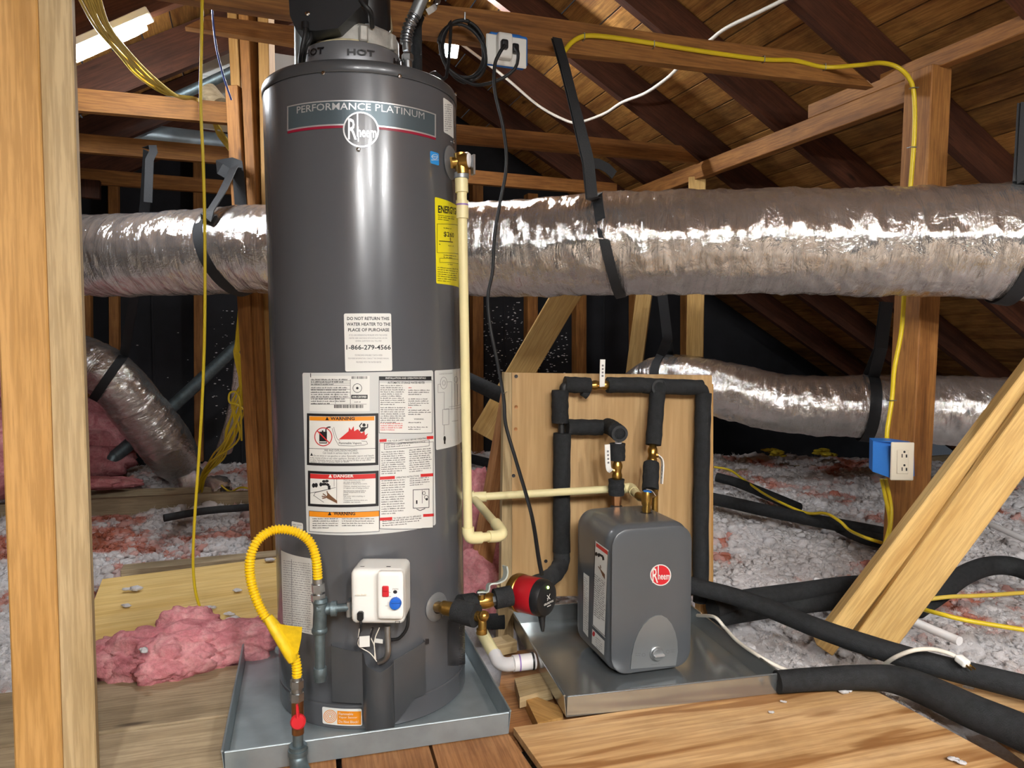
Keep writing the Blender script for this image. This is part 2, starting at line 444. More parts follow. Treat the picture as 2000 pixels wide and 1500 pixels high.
# loose fill insulation: attribute 'tint' 0 white .. 1 salmon pink
m = N('fluff'); at = m.n('Attribute', attribute_name='tint'); co = m.coord('Object', rnd=False)
n1 = m.noise(co, 70, 4, .7); n2 = m.noise(co, 9, 4, .6)
c = m.ramp(at.outputs['Fac'], [(0, lin('#f3f1f3')), (.35, lin('#e8e1e0')), (.6, lin('#e0aba2')), (.85, lin('#cf7c66')), (1, lin('#a35c44'))])
n3 = m.noise(co, 190, 5, .75)
c = m.mix(m.ramp(n1, [(.35, (.25,)*3), (.55, (0,)*3)]), c, lin('#b9aea9'))
m.set(col=c, rough=1.0, spec=.02); m.bump(n3, 1.0, .008)

m = N('pink_batt'); co = m.coord('Object', rnd=False); n1 = m.noise(co, 14, 6, .65, 1.0); n2 = m.noise(co, 90, 4, .7)
c = m.ramp(n1, [(.3, lin('#b0636d')), (.5, lin('#d38c92')), (.7, lin('#e0a9aa'))]); c = m.mix(m.ramp(n2, [(.35, (.35,)*3), (.55, (0,)*3)]), c, lin('#8f6a66'))
m.set(col=c, rough=1, spec=.05); m.bump(n2, .8, .006)
# braided hose and vent screen use real geometry with these
plain('braid', '#b9bcc0', .3, .9, bump=1.0, bscale=220)
# ================================================================== THE SETTING
# ---- numpy value noise
class VN:
    def __init__(s, seed): s.t = np.random.RandomState(seed).rand(256, 256)
    def __call__(s, x, y):
        xi = np.floor(x).astype(int); yi = np.floor(y).astype(int); fx = x-xi; fy = y-yi
        fx = fx*fx*(3-2*fx); fy = fy*fy*(3-2*fy); g = lambda i, j: s.t[i % 256, j % 256]
        return (g(xi, yi)*(1-fx)+g(xi+1, yi)*fx)*(1-fy)+(g(xi, yi+1)*(1-fx)+g(xi+1, yi+1)*fx)*fy
vn = VN(3); vn2 = VN(5); vn3 = VN(9)
def fbm(x, y, o=4, n=vn):
    r = 0; a = .5
    for k in range(o): r = r+a*n(x*2**k+k*17.3, y*2**k+k*9.1); a *= .5
    return r
# ---- floor: plasterboard under the joists, with joists and deck planks as its pieces
FT = math.radians(17); FU = V((math.cos(FT), math.sin(FT), 0)); FV = V((-math.sin(FT), math.cos(FT), 0))
fl = MB().abox((.6, 2.2, -.26), 10, 10, .02).build('floor', 'drywall'); struct(fl)
def strip(name, a, b, c, d, top, th, mat, parent=None, ch=.003):   # four pixel corners (back-left, back-right, front-right, front-left) at height top
    q = [G(*p, top) for p in (a, b, c, d)]; fr = frame((q[0]+q[2])/2, q[1]-q[0], ZD)
    return MB().prism(q, (0, 0, -th)).build(name, mat, parent, fr, 0)
def fplank(u0, u1, v0, v1, top, th, mat, parent=fl, name='floor_plank'):
    o = FU*((u0+u1)/2)+FV*((v0+v1)/2)+ZD*(top-th/2); fr = frame(o, FU, ZD)
    return MB().box(fr, u1-u0, v1-v0, th, .004).build(name, mat, parent, fr, 0)
def fuv(p): return p.dot(FU), p.dot(FV)
va = fuv(G(330, 1314))[1]; vb = fuv(G(330, 1414))[1]
fplank(-2.4, .38, vb+.006, va, 0, .038, 'wood_grey')
uE = fuv(G(462, 1440))[0]
fplank(-2.4, uE, vb-.27, vb-.006, 0, .038, 'wood_grey'); fplank(-2.4, uE, vb-.55, vb-.282, 0, .038, 'wood_grey')
# short brown boards in front of the drain pan, running towards the viewer
for (a, b, c, d) in (((487, 1478), (655, 1462), (660, 1560), (480, 1580)), ((666, 1460), (832, 1438), (862, 1540), (672, 1558)), ((838, 1437), (984, 1420), (1060, 1530), (868, 1538))):
    q = [G(*p, -.002) for p in (a, b, c, d)]
    q[0] = q[0]+(q[0]-q[3]).normalized()*.12; q[1] = q[1]+(q[1]-q[2]).normalized()*.12
    fr = frame((q[0]+q[2])/2, q[0]-q[3], ZD); MB().prism(q, (0, 0, -.036)).build('floor_plank', 'wood_brown', fl, fr, 0)
strip('floor_plank', (985, 1275), (1075, 1262), (1110, 1440), (960, 1450), -.045, .03, 'wood_brown', fl)
strip('floor_plank', (1040, 1240), (1330, 1212), (1460, 1330), (1095, 1395), -.03, .03, 'wood_brown', fl)
# bearers below the deck
for vv in (1.15, 1.6, 2.05): fplank(-2.4, 1.3, vv-.025, vv+.025, -.066, .17, 'wood_weathered', name='joist')
# joists in the loose fill
def joist(a, b, top=0.0, w=.045, h=.14, mat='wood_weathered', n='joist'):
    p, q = G(*a, top), G(*b, top); fr = frame((p+q)/2-ZD*h/2, q-p, ZD)
    return MB().box(fr, (q-p).length, w, h, .003).build(n, mat, fl, fr, 0)
joist((-120, 990), (700, 948), .06, .05, .2); joist((-120, 965), (430, 951), .06, .03, .2); joist((238, 1108), (720, 1062), .0, .09, .06)
joist((1390, 921), (2300, 858), .01, .06, .16, 'wood_weathered'); joist((880, 925), (985, 916), .01, .06, .16)
# ---- roof: sheathing planks and rafters
VB0, VB1 = -2.2, 6.05
UR = 1.018; ZR = zr(UR)
ce = MB().prism([W(UR-.02, VB0, ZR+.02), W(UR+.02, VB0, ZR+.02), W(UR+.02, VB0, ZR+.21), W(UR-.02, VB0, ZR+.21)], VD*(VB1-VB0)).build('ceiling', 'wood_dark', None, frame(W(UR, 2, ZR), VD)); struct(ce)
for side in (1, -1):
    sl = V((CT, ST, 0))*side-ZD*TANR; sl.normalize(); nn = sl.cross(VD)*side
    if nn.z < 0: nn = -nn
    top = W(UR, 0, ZR+.205); d = .02; k = 0
    while d < 6.3:
        w = random.choice((.135, .14, .185, .185, .19)); cuts = [VB0, VB1]
        if k % 2 and d < 4.5: cuts = [VB0, random.choice((2.5, 3.17, 3.85)), VB1]
        for c0, c1 in zip(cuts[:-1], cuts[1:]):
            o = top+sl*(d+w/2)+VD*((c0+c1)/2)+nn*.011; fr = frame(o, VD, nn)
            MB().box(fr, c1-c0-.004, w-.004, .02, .002).build('roof_plank', 'wood_roof', ce, fr, 0)
        d += w+.003; k += 1
    for v1 in (-1.47, -.8, -.13, .52, 1.19, 1.86, 2.52, 3.19, 3.87, 4.52, 5.17):
        u1 = UR+side*.02; u2 = UR+side*5.4; z = (zr if side > 0 else zl)
        MB().prism([W(u1, v1, z(u1)), W(u2, v1, z(u2)), W(u2, v1, z(u2)+.2), W(u1, v1, z(u1)+.2)], VD*-.048).build('rafter', 'wood_dark', ce, frame(W((u1+u2)/2, v1, z((u1+u2)/2)), sl, nn), 0)
# ---- gable wall behind, black sheathing boards with studs
VW = 5.83
wb = MB().prism([W(-4.6, VW, -.3), W(6.6, VW, -.3), W(6.6, VW, .1), W(UR, VW, ZR+.2), W(-4.6, VW, .0)], VD*.03).build('wall_back', 'black_board', None, frame(W(0, VW, 0), UD)); struct(wb)
for (x0, y0, x1, y1, w) in ((222, 300, 226, 900, .06), (386, 190, 389, 900, .06), (222, 225, 222, 300, .05), (552, 60, 560, 300, .05), (930, 350, 931, 900, .09), (1037, 380, 1036, 900, .09), (1131, 390, 1131, 900, .095), (1240, 400, 1240, 900, .07), (1338, 420, 1338, 900, .04), (170, 430, 174, 900, .05)):
    lumber('stud', Pv(x0, y0, VW-.06), Pv(x1, y1, VW-.06), w, .1, 'wood_old', -VD, wb)
for (x, mat) in ((-60, 0), (300, 0), (470, 0), (985, 0), (1180, 0), (1300, 0)):
    p = Pv(x, 700, VW-.012); u = p.dot(UD); lumber('panel_batten', W(u, VW-.006, -.1), W(u, VW-.006, max(.3, min(zr(u), zl(u))+.1)), .02, .008, 'black_board', -VD, wb)
# flecks of insulation caught on the black boards
fk = MB()
for (x0, y0, x1, y1, n) in ((415, 590, 470, 860, 60), (930, 590, 1020, 760, 170), (1040, 640, 1110, 740, 90), (165, 600, 370, 800, 10)):
    for _ in range(n):
        p = Pv(random.uniform(x0, x1), random.uniform(y0, y1), VW-.003); fk.ico(p, random.uniform(.002, .007), 1, (1.6, .5, .7), .3)
fo = fk.build('insulation_flecks', 'fluff', wb, None, 0); fo['kind'] = 'stuff'
# white lap siding above the boards on the left
for i in range(6):
    a, b = Pv(395, 232-i*26, 4.05+.01*(i % 2)), Pv(600, 262-i*26, 4.05+.01*(i % 2)); fr = frame((a+b)/2, b-a, -VD+ZD*.14)
    if i == 0:
        sd = thing('lap_siding', 'white lap siding boards high behind the framing beside the tall tank', 'siding', a)
    MB().box(fr, (b-a).length, .1, .012, .002).build('siding_board', 'siding', sd, fr, 0)
# ================================================================== FRAMING TIMBER
def timber(name, label, cat, pts, v, th, mat, group=None):       # pixel polygon on the plane v=const, th metres deep
    q = [Pv(x, y, v) for (x, y) in pts]; c = sum(q, V())/len(q)
    o = MB().prism(q, VD*th).build(name, mat, None, frame(c, UD, -VD), 0); return tag(o, label, cat, group)
bt = 2.42
timber('collar_beam', 'long orange-brown collar beam carrying the white outlet and yellow cable', 'beam',
       [(200, -75), (450, -40), (700, -6), (1000, 24), (1300, 67), (1639, 110), (1707, 170), (1500, 148), (1300, 124), (1000, 92), (700, 52), (450, 14), (200, -30)], bt, .042, 'wood_old')
timber('collar_beam', 'short-ended collar beam with slanted cut end behind the blue wire', 'beam', [(361, 52), (406, 30), (700, 66), (700, 108), (540, 80)], 2.9, .04, 'wood_old')
timber('tie_board', 'knotty tie board below the main beam, ending at the rafters', 'board', [(132, 170), (1330, 284), (1368, 318), (132, 214)], 3.74, .04, 'wood_old')
timber('tie_board', 'middle tie board with black strap end wrapped over it', 'board', [(132, 258), (1205, 358), (1205, 381), (132, 294)], 4.25, .04, 'wood_old')
timber('tie_board', 'lowest narrow tie board above the foil duct', 'board', [(136, 326), (545, 361), (545, 386), (136, 355)], 5.1, .04, 'wood_old')
o = lumber('hanging_block', Pv(178, 352, 5.0), Pv(178, 388, 5.0), .1, .04, 'wood_dark', -VD); tag(o, 'small brown wood block fixed under the lowest tie board', 'block')
# purlin and its posts on the right
o = MB().box(frame(W(2.586, 3.5, 1.985), VD), 2.5, .05, .092, .003).build('purlin', 'wood_old', None, frame(W(2.586, 3.5, 1.985), VD), 0); tag(o, 'lower purlin running under the rafters to the right-hand post', 'purlin')
o = MB().box(frame(W(2.586, 1.7, 2.064), VD), 2.4, .05, .066, .003).build('purlin', 'wood_old', None, frame(W(2.586, 1.7, 2.064), VD), 0); tag(o, 'upper purlin piece lapped on top and passing above the post', 'purlin')
o = lumber('post', P(1813, 138, 3.0), P(1765, 1110, 3.02), .13, .105, 'wood_old', -UD, None, .004); tag(o, 'thick brown post carrying the blue outlet box', 'post')
o = lumber('strut', Pu(1362, 346, 2.586), V((Pu(1362, 346, 2.586).x, Pu(1362, 346, 2.586).y, -.05)), .1, .045, 'wood_yellow', (-.3, -1, 0)); tag(o, 'pale upright strut under the purlin behind the plywood backboard', 'strut')
o = lumber('strut', P(1272, 470, 4.75), P(1215, 905, 4.85), .1, .045, 'wood_yellow', (-.3, -1, 0)); tag(o, 'pale leaning stud between black wall and backboard', 'strut')
o = lumber('brace', P(1150, 500, 4.1), P(945, 850, 4.25), .15, .045, 'wood_yellow', (.2, -1, .2)); tag(o, 'pale diagonal brace rising behind the backboard to the duct', 'brace')
o = lumber('brace', P(1003, 748, 2.86), P(927, 1175, 2.72), .07, .05, 'wood_brown', (.6, -1, 0)); tag(o, 'dark brown sloping brace between tall tank and backboard', 'brace')
# doubled diagonal brace, bottom right
dv = V((-.25, -1, .1))
t = thing('brace', 'heavy doubled diagonal brace of fresh yellow lumber', 'brace', G(1650, 1285))
lumber('plank', P(1606, 1262, 2.36), P(2150, 548, 2.22), .06, .085, 'wood_yellow', dv, t)
lumber('plank', P(1690, 1272, 2.3), P(2150, 645, 2.12), .115, .05, 'wood_yellow', dv, t)
# left foreground post of two boards
t = thing('post', 'yellow foreground post of two upright boards', 'post', V((-.95, 1.45, 0)))
fa = V((.42, -1, 0))
lumber('board', P(27, -40, 1.45), P(82, 1530, 1.45), .0815, .045, 'wood_new', fa, t); lumber('board', P(101, -40, 1.485), P(155, 1530, 1.485), .071, .045, 'wood_pale', fa, t)
# stud cluster left of the tank
t = thing('post', 'cluster of nailed brown studs standing behind the tall tank', 'post', G(520, 1085))
lumber('stud', P(460, 172, 3.42), P(511, 1085, 3.46), .06, .085, 'wood_old', (-.1, -1, 0), t); lumber('stud', P(482, 4, 3.43), P(529, 1085, 3.47), .046, .085, 'wood_old', (-.1, -1, 0), t)
lumber('stud', P(457, 4, 3.49), P(492, 700, 3.53), .045, .06, 'wood_new', (-.1, -1, 0), t); lumber('stud', P(519, 10, 3.46), P(540, 1085, 3.48), .05, .07, 'wood_new', (-.1, -1, 0), t)
lumber('board', P(489, 0, 3.52), P(528, 330, 3.5), .055, .02, 'wood_dark', (-.1, -1, 0), t)
# ================================================================== LOOSE SHEETS AND INSULATION
o = strip('plywood_sheet', (200, 1131), (640, 1076), (640, 1193), (150, 1260), .02, .018, 'plywood_yellow'); tag(o, 'smooth yellow plywood sheet behind the pink insulation wad', 'plywood')
o = strip('plywood_sheet', (1003, 1421), (1660, 1322), (2120, 1570), (1110, 1570), .0, .018, 'plywood'); tag(o, 'large orange plywood sheet in front of the small drain pan', 'plywood')
o = strip('plywood_sheet', (1785, 1318), (1895, 1322), (2300, 1500), (2080, 1530), .004, .018, 'plywood'); tag(o, 'plywood strip under the black pipes at the far right', 'plywood')
# exclusion polygons for the fill
def inside(X, Y, poly):
    r = np.zeros(X.shape, bool); n = len(poly)
    for i in range(n):
        x0, y0 = poly[i][:2]; x1, y1 = poly[(i+1) % n][:2]
        c = ((y0 > Y) != (y1 > Y)) & (X < (x1-x0)*(Y-y0)/((y1-y0) or 1e-9)+x0); r ^= c
    return r
deck = [[G(*p) for p in q] for q in (((-700, 1425), (480, 1262), (990, 1180), (1000, 1430), (560, 2200), (-700, 2200)), ((190, 1122), (650, 1060), (650, 1210), (120, 1275)),
        ((930, 1260), (1010, 1190), (1350, 1195), (1515, 1328), (1670, 1316), (2400, 1650), (1000, 1700)), ((1770, 1312), (1905, 1318), (2400, 1520), (2080, 1560)))]
def deckmask(X, Y):
    r = np.zeros(X.shape, bool)
    for q in deck: r |= inside(X, Y, q)
    return r
def fillz(X, Y):
    v = -ST*X+CT*Y
    base = -.045+np.clip((v-np.where(X < 0, 4.55, 4.0))/1.6, 0, 1)**1.2*.17
    h = base+.085*(fbm(X*2.3+5, Y*2.3)-.47)+.05*(fbm(X*7, Y*7, 3, vn2)-.44)
    return np.where(deckmask(X, Y), np.minimum(h, -.13), h)
def tintf(X, Y):
    a = fbm(X*3.1+40, Y*3.1+7, 4, vn3); a2 = fbm(X*9+3, Y*9, 3, vn2)
    bias = np.where(X < -.4, .045, -.06)
    return np.clip((a*.7+a2*.42-.46+bias)*3.2, 0, 1)
xs = np.arange(-4.2, 5.6, .022); ys = np.arange(1.6, 6.05, .022); X, Y = np.meshgrid(xs, ys)
Z = fillz(X, Y)+.026*(vn(X*34, Y*34)-.5)+.02*(vn2(X*71, Y*71)-.5)
nx, ny = len(xs), len(ys); vsn = np.stack([X, Y, Z], -1).reshape(-1, 3)
ii = (np.arange(ny-1)[:, None]*nx+np.arange(nx-1)[None, :]).reshape(-1); fsn = np.stack([ii, ii+1, ii+nx+1, ii+nx], -1)
vmid = (-ST*vsn[fsn[:, 0], 0]+CT*vsn[fsn[:, 0], 1]) < VW-.02; fsn = fsn[vmid]
def npmesh(name, vs, fs, tint=None):
    me = bpy.data.meshes.new(name); k = fs.shape[1]
    me.vertices.add(len(vs)); me.vertices.foreach_set('co', vs.astype(np.float32).ravel())
    me.loops.add(fs.size); me.loops.foreach_set('vertex_index', fs.astype(np.int32).ravel())
    me.polygons.add(len(fs)); me.polygons.foreach_set('loop_start', np.arange(0, fs.size, k, dtype=np.int32))
    me.update(calc_edges=True)
    if tint is not None:
        at = me.attributes.new('tint', 'FLOAT', 'POINT'); at.data.foreach_set('value', tint.astype(np.float32))
    return me
me = npmesh('loose_fill_insulation', vsn, fsn, tintf(vsn[:, 0], vsn[:, 1]))
ins = link('loose_fill_insulation', me, 'fluff', None, None, 180); tag(ins, 'white and pink loose-fill insulation lying between the joists', 'insulation', kind='stuff')
# tufts on top of it
bmx = bmesh.new(); bmesh.ops.create_icosphere(bmx, subdivisions=2, radius=1); ib = np.array([v.co[:] for v in bmx.verts]); jf = np.array([[v.index for v in f.verts] for f in bmx.faces]); bmx.free()
NT = 17000
NC = 130000; cand_x = NR.uniform(-4.0, 5.4, NC); cand_y = NR.uniform(1.9, 6.0, NC)
cpx = 1000+cand_x/cand_y*FPX; keep = (cpx > -120) & (cpx < 2120) & ((-ST*cand_x+CT*cand_y) < VW-.05) & ~deckmask(cand_x, cand_y) & ~((cpx > 560) & (cpx < 900)) & (NR.rand(NC) < np.clip((2.9/cand_y)**2, 0, 1)*1.0)
cand_x, cand_y = cand_x[keep][:NT], cand_y[keep][:NT]; cz = fillz(cand_x, cand_y); NT = len(cz)
rr = NR.uniform(.004, .013, NT)*np.where(NR.rand(NT) < .12, 1.8, 1)*np.clip(cand_y/3, .8, 1.35); av = []; ti = []
tn = np.clip(tintf(cand_x, cand_y)+NR.uniform(-.22, .22, NT), 0, 1)
bmx = bmesh.new(); bmesh.ops.create_icosphere(bmx, subdivisions=3, radius=1); ib3 = np.array([v.co[:] for v in bmx.verts]); jf3 = np.array([[v.index for v in f.verts] for f in bmx.faces]); bmx.free()
def ruffle(base, hi):
    o = NR.rand()*90
    d = .9*(fbm(base[:, 0]*1.6+o, base[:, 1]*1.6+base[:, 2]*1.3, 3)-.45)+.5*(fbm(base[:, 0]*4.5+o, base[:, 2]*4.5+base[:, 1]*3.1, 3, vn2)-.45)+hi*(NR.rand(len(base))-.5)
    return base*(1+d[:, None])
shapes = [ruffle(ib, .55) for _ in range(20)]; shapes3 = [ruffle(ib3, .34) for _ in range(24)]
near_ = np.argsort(cand_y)[:2600]; isn = np.zeros(NT, bool); isn[near_] = True
av = []; af = []; ti = []; base_i = 0
for i in range(NT):
    src, fsrc = (shapes3[i % 24], jf3) if isn[i] else (shapes[i % 20], jf)
    s_ = src*np.array([NR.uniform(.7, 1.4), NR.uniform(.7, 1.4), NR.uniform(.6, 1.0)])*rr[i]*1.12
    an = NR.uniform(0, 6.28); c_, q_ = math.cos(an), math.sin(an)
    s_ = np.stack([s_[:, 0]*c_-s_[:, 1]*q_, s_[:, 0]*q_+s_[:, 1]*c_, s_[:, 2]], -1)
    av.append(s_+np.array([cand_x[i], cand_y[i], cz[i]+rr[i]*.25])); af.append(fsrc+base_i); ti.append(np.full(len(s_), tn[i])); base_i += len(s_)
av = np.concatenate(av)
me = npmesh('tufts', av, np.concatenate(af), np.concatenate(ti)); o = link('tufts', me, 'fluff', ins, None, 180); o['kind'] = 'stuff'
# fine fibres standing off the tufts
NFB = 320000; ix = NR.randint(0, len(av), NFB); tall = np.concatenate(ti); cen_ = np.repeat(np.stack([cand_x, cand_y, cz], -1), [len(t_) for t_ in ti], axis=0)
p0_ = av[ix]; dr_ = p0_-cen_[ix]; dr_ /= np.linalg.norm(dr_, axis=1)[:, None]+1e-6; dr_ = dr_*.8+NR.normal(0, .75, (NFB, 3)); dr_[:, 2] = np.abs(dr_[:, 2])*.8; dr_ /= np.linalg.norm(dr_, axis=1)[:, None]+1e-6
ln_ = NR.uniform(.006, .02, NFB)*np.clip(p0_[:, 1]/3, .8, 1.5); sd2 = np.cross(dr_, NR.normal(0, 1, (NFB, 3))); sd2 /= np.linalg.norm(sd2, axis=1)[:, None]+1e-6; wd2 = (NR.uniform(.0009, .0019, NFB)*np.clip(p0_[:, 1]/3, .8, 1.5))[:, None]
fv = np.stack([p0_-dr_*.002-sd2*wd2, p0_-dr_*.002+sd2*wd2, p0_+dr_*ln_[:, None]], 1).reshape(-1, 3)
me = npmesh('fibres', fv, np.arange(NFB*3).reshape(-1, 3), np.repeat(tall[ix], 3)); o = link('fibres', me, 'fluff', ins, None, 0); o['kind'] = 'stuff'
def wad(name, label, pts, cat='insulation', mat='pink_batt', jit=.12, seed=1, sub=4, lump=1.0):
    """soft lump: union of displaced blobs (centre, radii)"""
    bm = bmesh.new(); rs = np.random.RandomState(seed)
    for (c, r3, rz) in pts:
        M_ = Matrix.Translation(V(c)) @ Matrix.Rotation(rz, 4, 'Z') @ Matrix.Diagonal((*r3, 1)); b2 = bmesh.ops.create_icosphere(bm, subdivisions=sub, radius=1)
        off = rs.rand()*50
        vv = b2['verts']; co = np.array([v.co[:] for v in vv])
        d = 1+lump*(.5*(fbm(co[:, 0]*2.2+off, co[:, 1]*2.2+co[:, 2]*1.7, 4)-.45)+.22*(fbm(co[:, 0]*7+off, co[:, 2]*7+co[:, 1]*5, 3, vn2)-.45))
        for v, k in zip(vv, d): v.co = M_ @ (v.co*k)
    me = bpy.data.meshes.new(name); fr = Matrix.Translation(V(pts[0][0])); 
    bmesh.ops.transform(bm, matrix=fr.inverted(), verts=bm.verts); bm.to_mesh(me); bm.free()
    return tag(link(name, me, mat, None, fr, 180), label, cat)
def g3(px, py, z): return G(px, py, z)
wad('insulation_wad', 'crumpled pink fibreglass wad lying between plank and yellow plywood', [(g3(330, 1275, .03), (.20, .12, .085), .3), (g3(245, 1285, .02), (.13, .11, .07), .3), (g3(430, 1262, .03), (.17, .1, .07), .3), (g3(330, 1290, .035), (.12, .09, .07), .1), (g3(370, 1240, .05), (.11, .09, .08), .6), (g3(490, 1238, .02), (.07, .06, .05), .3)], seed=4, sub=5, lump=1.5)
wad('insulation_batt', 'pink fibreglass batt heaped against the black wall by the foil elbow', [(P(190, 850, 4.9), (.27, .2, .17), .3), (P(60, 850, 4.9), (.35, .2, .2), .3), (P(170, 900, 4.75), (.3, .2, .12), .3), (P(178, 800, 5.0), (.1, .1, .09), .2)], seed=5)
wad('insulation_batt', 'pale pink fibreglass batt heaped left of the foreground post', [(P(-40, 880, 3.9), (.35, .3, .28), .3), (P(10, 830, 4.2), (.15, .2, .2), .3), (P(-30, 760, 4.4), (.2, .2, .2), 0)], seed=6)
wad('insulation_batt', 'flat pink batt edge lying beside the joist under the foil elbow', [(P(215, 945, 4.4), (.2, .1, .035), .3), (P(160, 945, 4.3), (.2, .1, .04), .3)], seed=8)
wad('insulation_batt', 'pink fibreglass batt standing between tall tank and brown brace', [(P(935, 1060, 2.95), (.09, .12, .3), .2), (P(925, 1150, 2.75), (.12, .12, .14), .2), (P(960, 1180, 2.72), (.14, .1, .1), .2)], seed=9)
wad('insulation_batt', 'pink batt lying under the backboard behind the small pan', [(P(1100, 1183, 2.95), (.22, .12, .05), .2), (P(1210, 1180, 3.0), (.2, .1, .05), .2)], seed=10)
for i, (x, y, z, s_) in enumerate(((262, 1152, .025, .03), (468, 1155, .024, .02), (408, 1190, .024, .02), (445, 1202, .024, .02), (450, 1212, .024, .022), (530, 1096, .024, .025), (240, 1185, .024, .018), (1645, 1352, .004, .02), (1530, 1372, .004, .008), (1505, 1392, .004, .007), (1890, 1345, .008, .016), (275, 1274, .1, .018), (1640, 1340, .004, .012), (1868, 1488, .004, .014), (360, 1310, .005, .015), (1488, 1174, .05, .03))):
    p = G(x, y, z); mb = MB()
    for k in range(4): mb.ico(p+V((random.uniform(-1, 1), random.uniform(-.6, .6), .25+random.uniform(0, .2)))*s_*.8, s_*random.uniform(.3, .6), 2, (1.3, 1, .5), .3)
    o = mb.build('insulation_tuft', 'fluff', None, None, 180)
    tag(o, 'stray white tuft of insulation dropped on the boards or pipes', 'tuft', 'stray insulation tufts')
# ================================================================== FOIL DUCTS
def duct_mesh(pts, seed, nseg=72, step=.009, amp=1.25):
    """pts: (px, py, depth, radius); wrinkled foil sleeve with uv = (metres along, turn)"""
    cen = [P(a, b, c) for (a, b, c, r) in pts]; per = 30; path = catmull(cen, per); rad = []
    for i in range(len(pts)-1):
        for k in range(per): rad.append(pts[i][3]+(pts[i+1][3]-pts[i][3])*k/per)
    rad.append(pts[-1][3]); A = np.array([p[:] for p in path]); sl = np.concatenate([[0], np.cumsum(np.linalg.norm(np.diff(A, axis=0), axis=1))])
    n = int(sl[-1]/step); s = np.linspace(0, sl[-1], n); C = np.stack([np.interp(s, sl, A[:, k]) for k in range(3)], -1); R = np.interp(s, sl, rad)
    T = np.gradient(C, axis=0); T /= np.linalg.norm(T, axis=1)[:, None]
    up = np.array([0, 0, 1.0]); x = up-T*(T@up)[:, None]; x /= np.linalg.norm(x, axis=1)[:, None]; y = np.cross(T, x)
    an = np.linspace(0, 2*PI, nseg, endpoint=False); S, AN = np.meshgrid(s, an, indexing='ij'); o = seed*13.7
    cx, cy = np.cos(AN), np.sin(AN)
    w = .010*(fbm(S*13+o, cx*1.3+cy*.9+5, 3)-.45)+.009*(fbm(S*34+o+cx*2.2, cy*2.4+9, 3, vn2)-.45)+.012*(fbm(S*5+o, cx*2+cy*2, 3, vn3)-.45)
    w += .007*(np.abs(fbm(S*24+o+cy*3, cx*3.4, 3, vn)-.45))*2
    sag = -.012*np.clip(-cx, 0, 1)
    RR = R[:, None]+amp*w+sag
    Vv = C[:, None, :]+(x[:, None, :]*cx[..., None]+y[:, None, :]*cy[..., None])*RR[..., None]
    vs = Vv.reshape(-1, 3); i = np.arange(n-1)[:, None]*nseg; k = np.arange(nseg)[None]; k2 = (k+1) % nseg
    fs = np.stack([i+k, i+k2, i+nseg+k2, i+nseg+k], -1).reshape(-1, 4)
    me = npmesh('duct', vs, fs); uvl = me.uv_layers.new(name='UVMap')
    U0 = np.repeat(s[:-1], nseg); U1 = np.repeat(s[1:], nseg); kk = np.tile(np.arange(nseg), n-1)/nseg; k3 = kk+1/nseg
    uv = np.stack([np.stack([U0, kk], -1), np.stack([U0, k3], -1), np.stack([U1, k3], -1), np.stack([U1, kk], -1)], 1)+seed*3
    uvl.data.foreach_set('uv', uv.astype(np.float32).ravel()); return me, C, R, T
def loopstrap(c, t, r, a0, a1, n=40):        # points round a duct of centre c, axis t, radius r; angle from the top towards the viewer
    t = V(t).normalized(); up = (ZD-t*t.z).normalized(); sd = up.cross(t)
    if sd.y > 0: sd = -sd
    return [V(c)+(up*math.cos(a0+(a1-a0)*k/n)+sd*math.sin(a0+(a1-a0)*k/n))*r for k in range(n+1)]
main = [(-90, 500, 3.52, .19), (160, 502, 3.42, .19), (300, 500, 3.3, .188), (450, 492, 3.2, .186), (560, 490, 3.1, .186), (700, 490, 3.05, .187), (950, 490, 2.9, .189), (1200, 480, 2.75, .189), (1500, 476, 2.66, .188), (1800, 477, 2.61, .194), (1950, 476, 2.57, .204), (2150, 480, 2.5, .205)]
me, C, R, T = duct_mesh(main, 1, 84)
o = link('foil_duct', me, 'foil', None, None, 60); tag(o, 'large silver foil duct crossing behind the tall tank', 'duct')
ldm = [(-60, 668, 4.4, .15), (60, 680, 4.4, .15), (160, 706, 4.42, .15), (215, 738, 4.45, .155), (265, 795, 4.55, .165), (320, 865, 4.68, .165), (345, 905, 4.78, .15), (352, 925, 4.82, .1)]
me2, C2, R2, T2 = duct_mesh(ldm, 2, 60)
t = thing('foil_duct', 'silver foil elbow duct dropping into the loose fill by the yellow cables', 'duct', G(360, 945)); link('sleeve', me2, 'foil', t, None, 60)
me, _, _, _ = duct_mesh([(352, 918, 4.8, .1), (365, 938, 4.8, .11), (372, 955, 4.8, .13)], 3, 40, amp=2.2); link('boot', me, 'foil', t, None, 60)
me, _, _, _ = duct_mesh([(400, 945, 4.7, .05), (425, 950, 4.65, .07), (434, 962, 4.62, .05)], 4, 30, amp=2.4); link('foil_scrap', me, 'foil', t, None, 60)
rdm = [(1215, 830, 4.5, .15), (1245, 775, 4.45, .15), (1290, 748, 4.35, .155), (1340, 748, 4.25, .158), (1400, 760, 4.15, .16), (1530, 790, 4.0, .162), (1650, 796, 3.9, .165), (1750, 798, 3.84, .178), (1900, 806, 3.74, .186), (2120, 822, 3.6, .19)]
me3, C3, R3, T3 = duct_mesh(rdm, 5, 64)
o = link('foil_duct', me3, 'foil', None, None, 60); tag(o, 'lower silver foil duct running behind the post with the blue box', 'duct')
me, _, _, _ = duct_mesh([(474, 690, 4.5, .045), (466, 770, 4.55, .045), (452, 835, 4.6, .047), (438, 880, 4.7, .05)], 6, 40, amp=.4)
o = link('flexible_conduit', me, 'foil', None, None, 60); tag(o, 'thin ribbed silver hose hanging beside the yellow cables', 'hose')
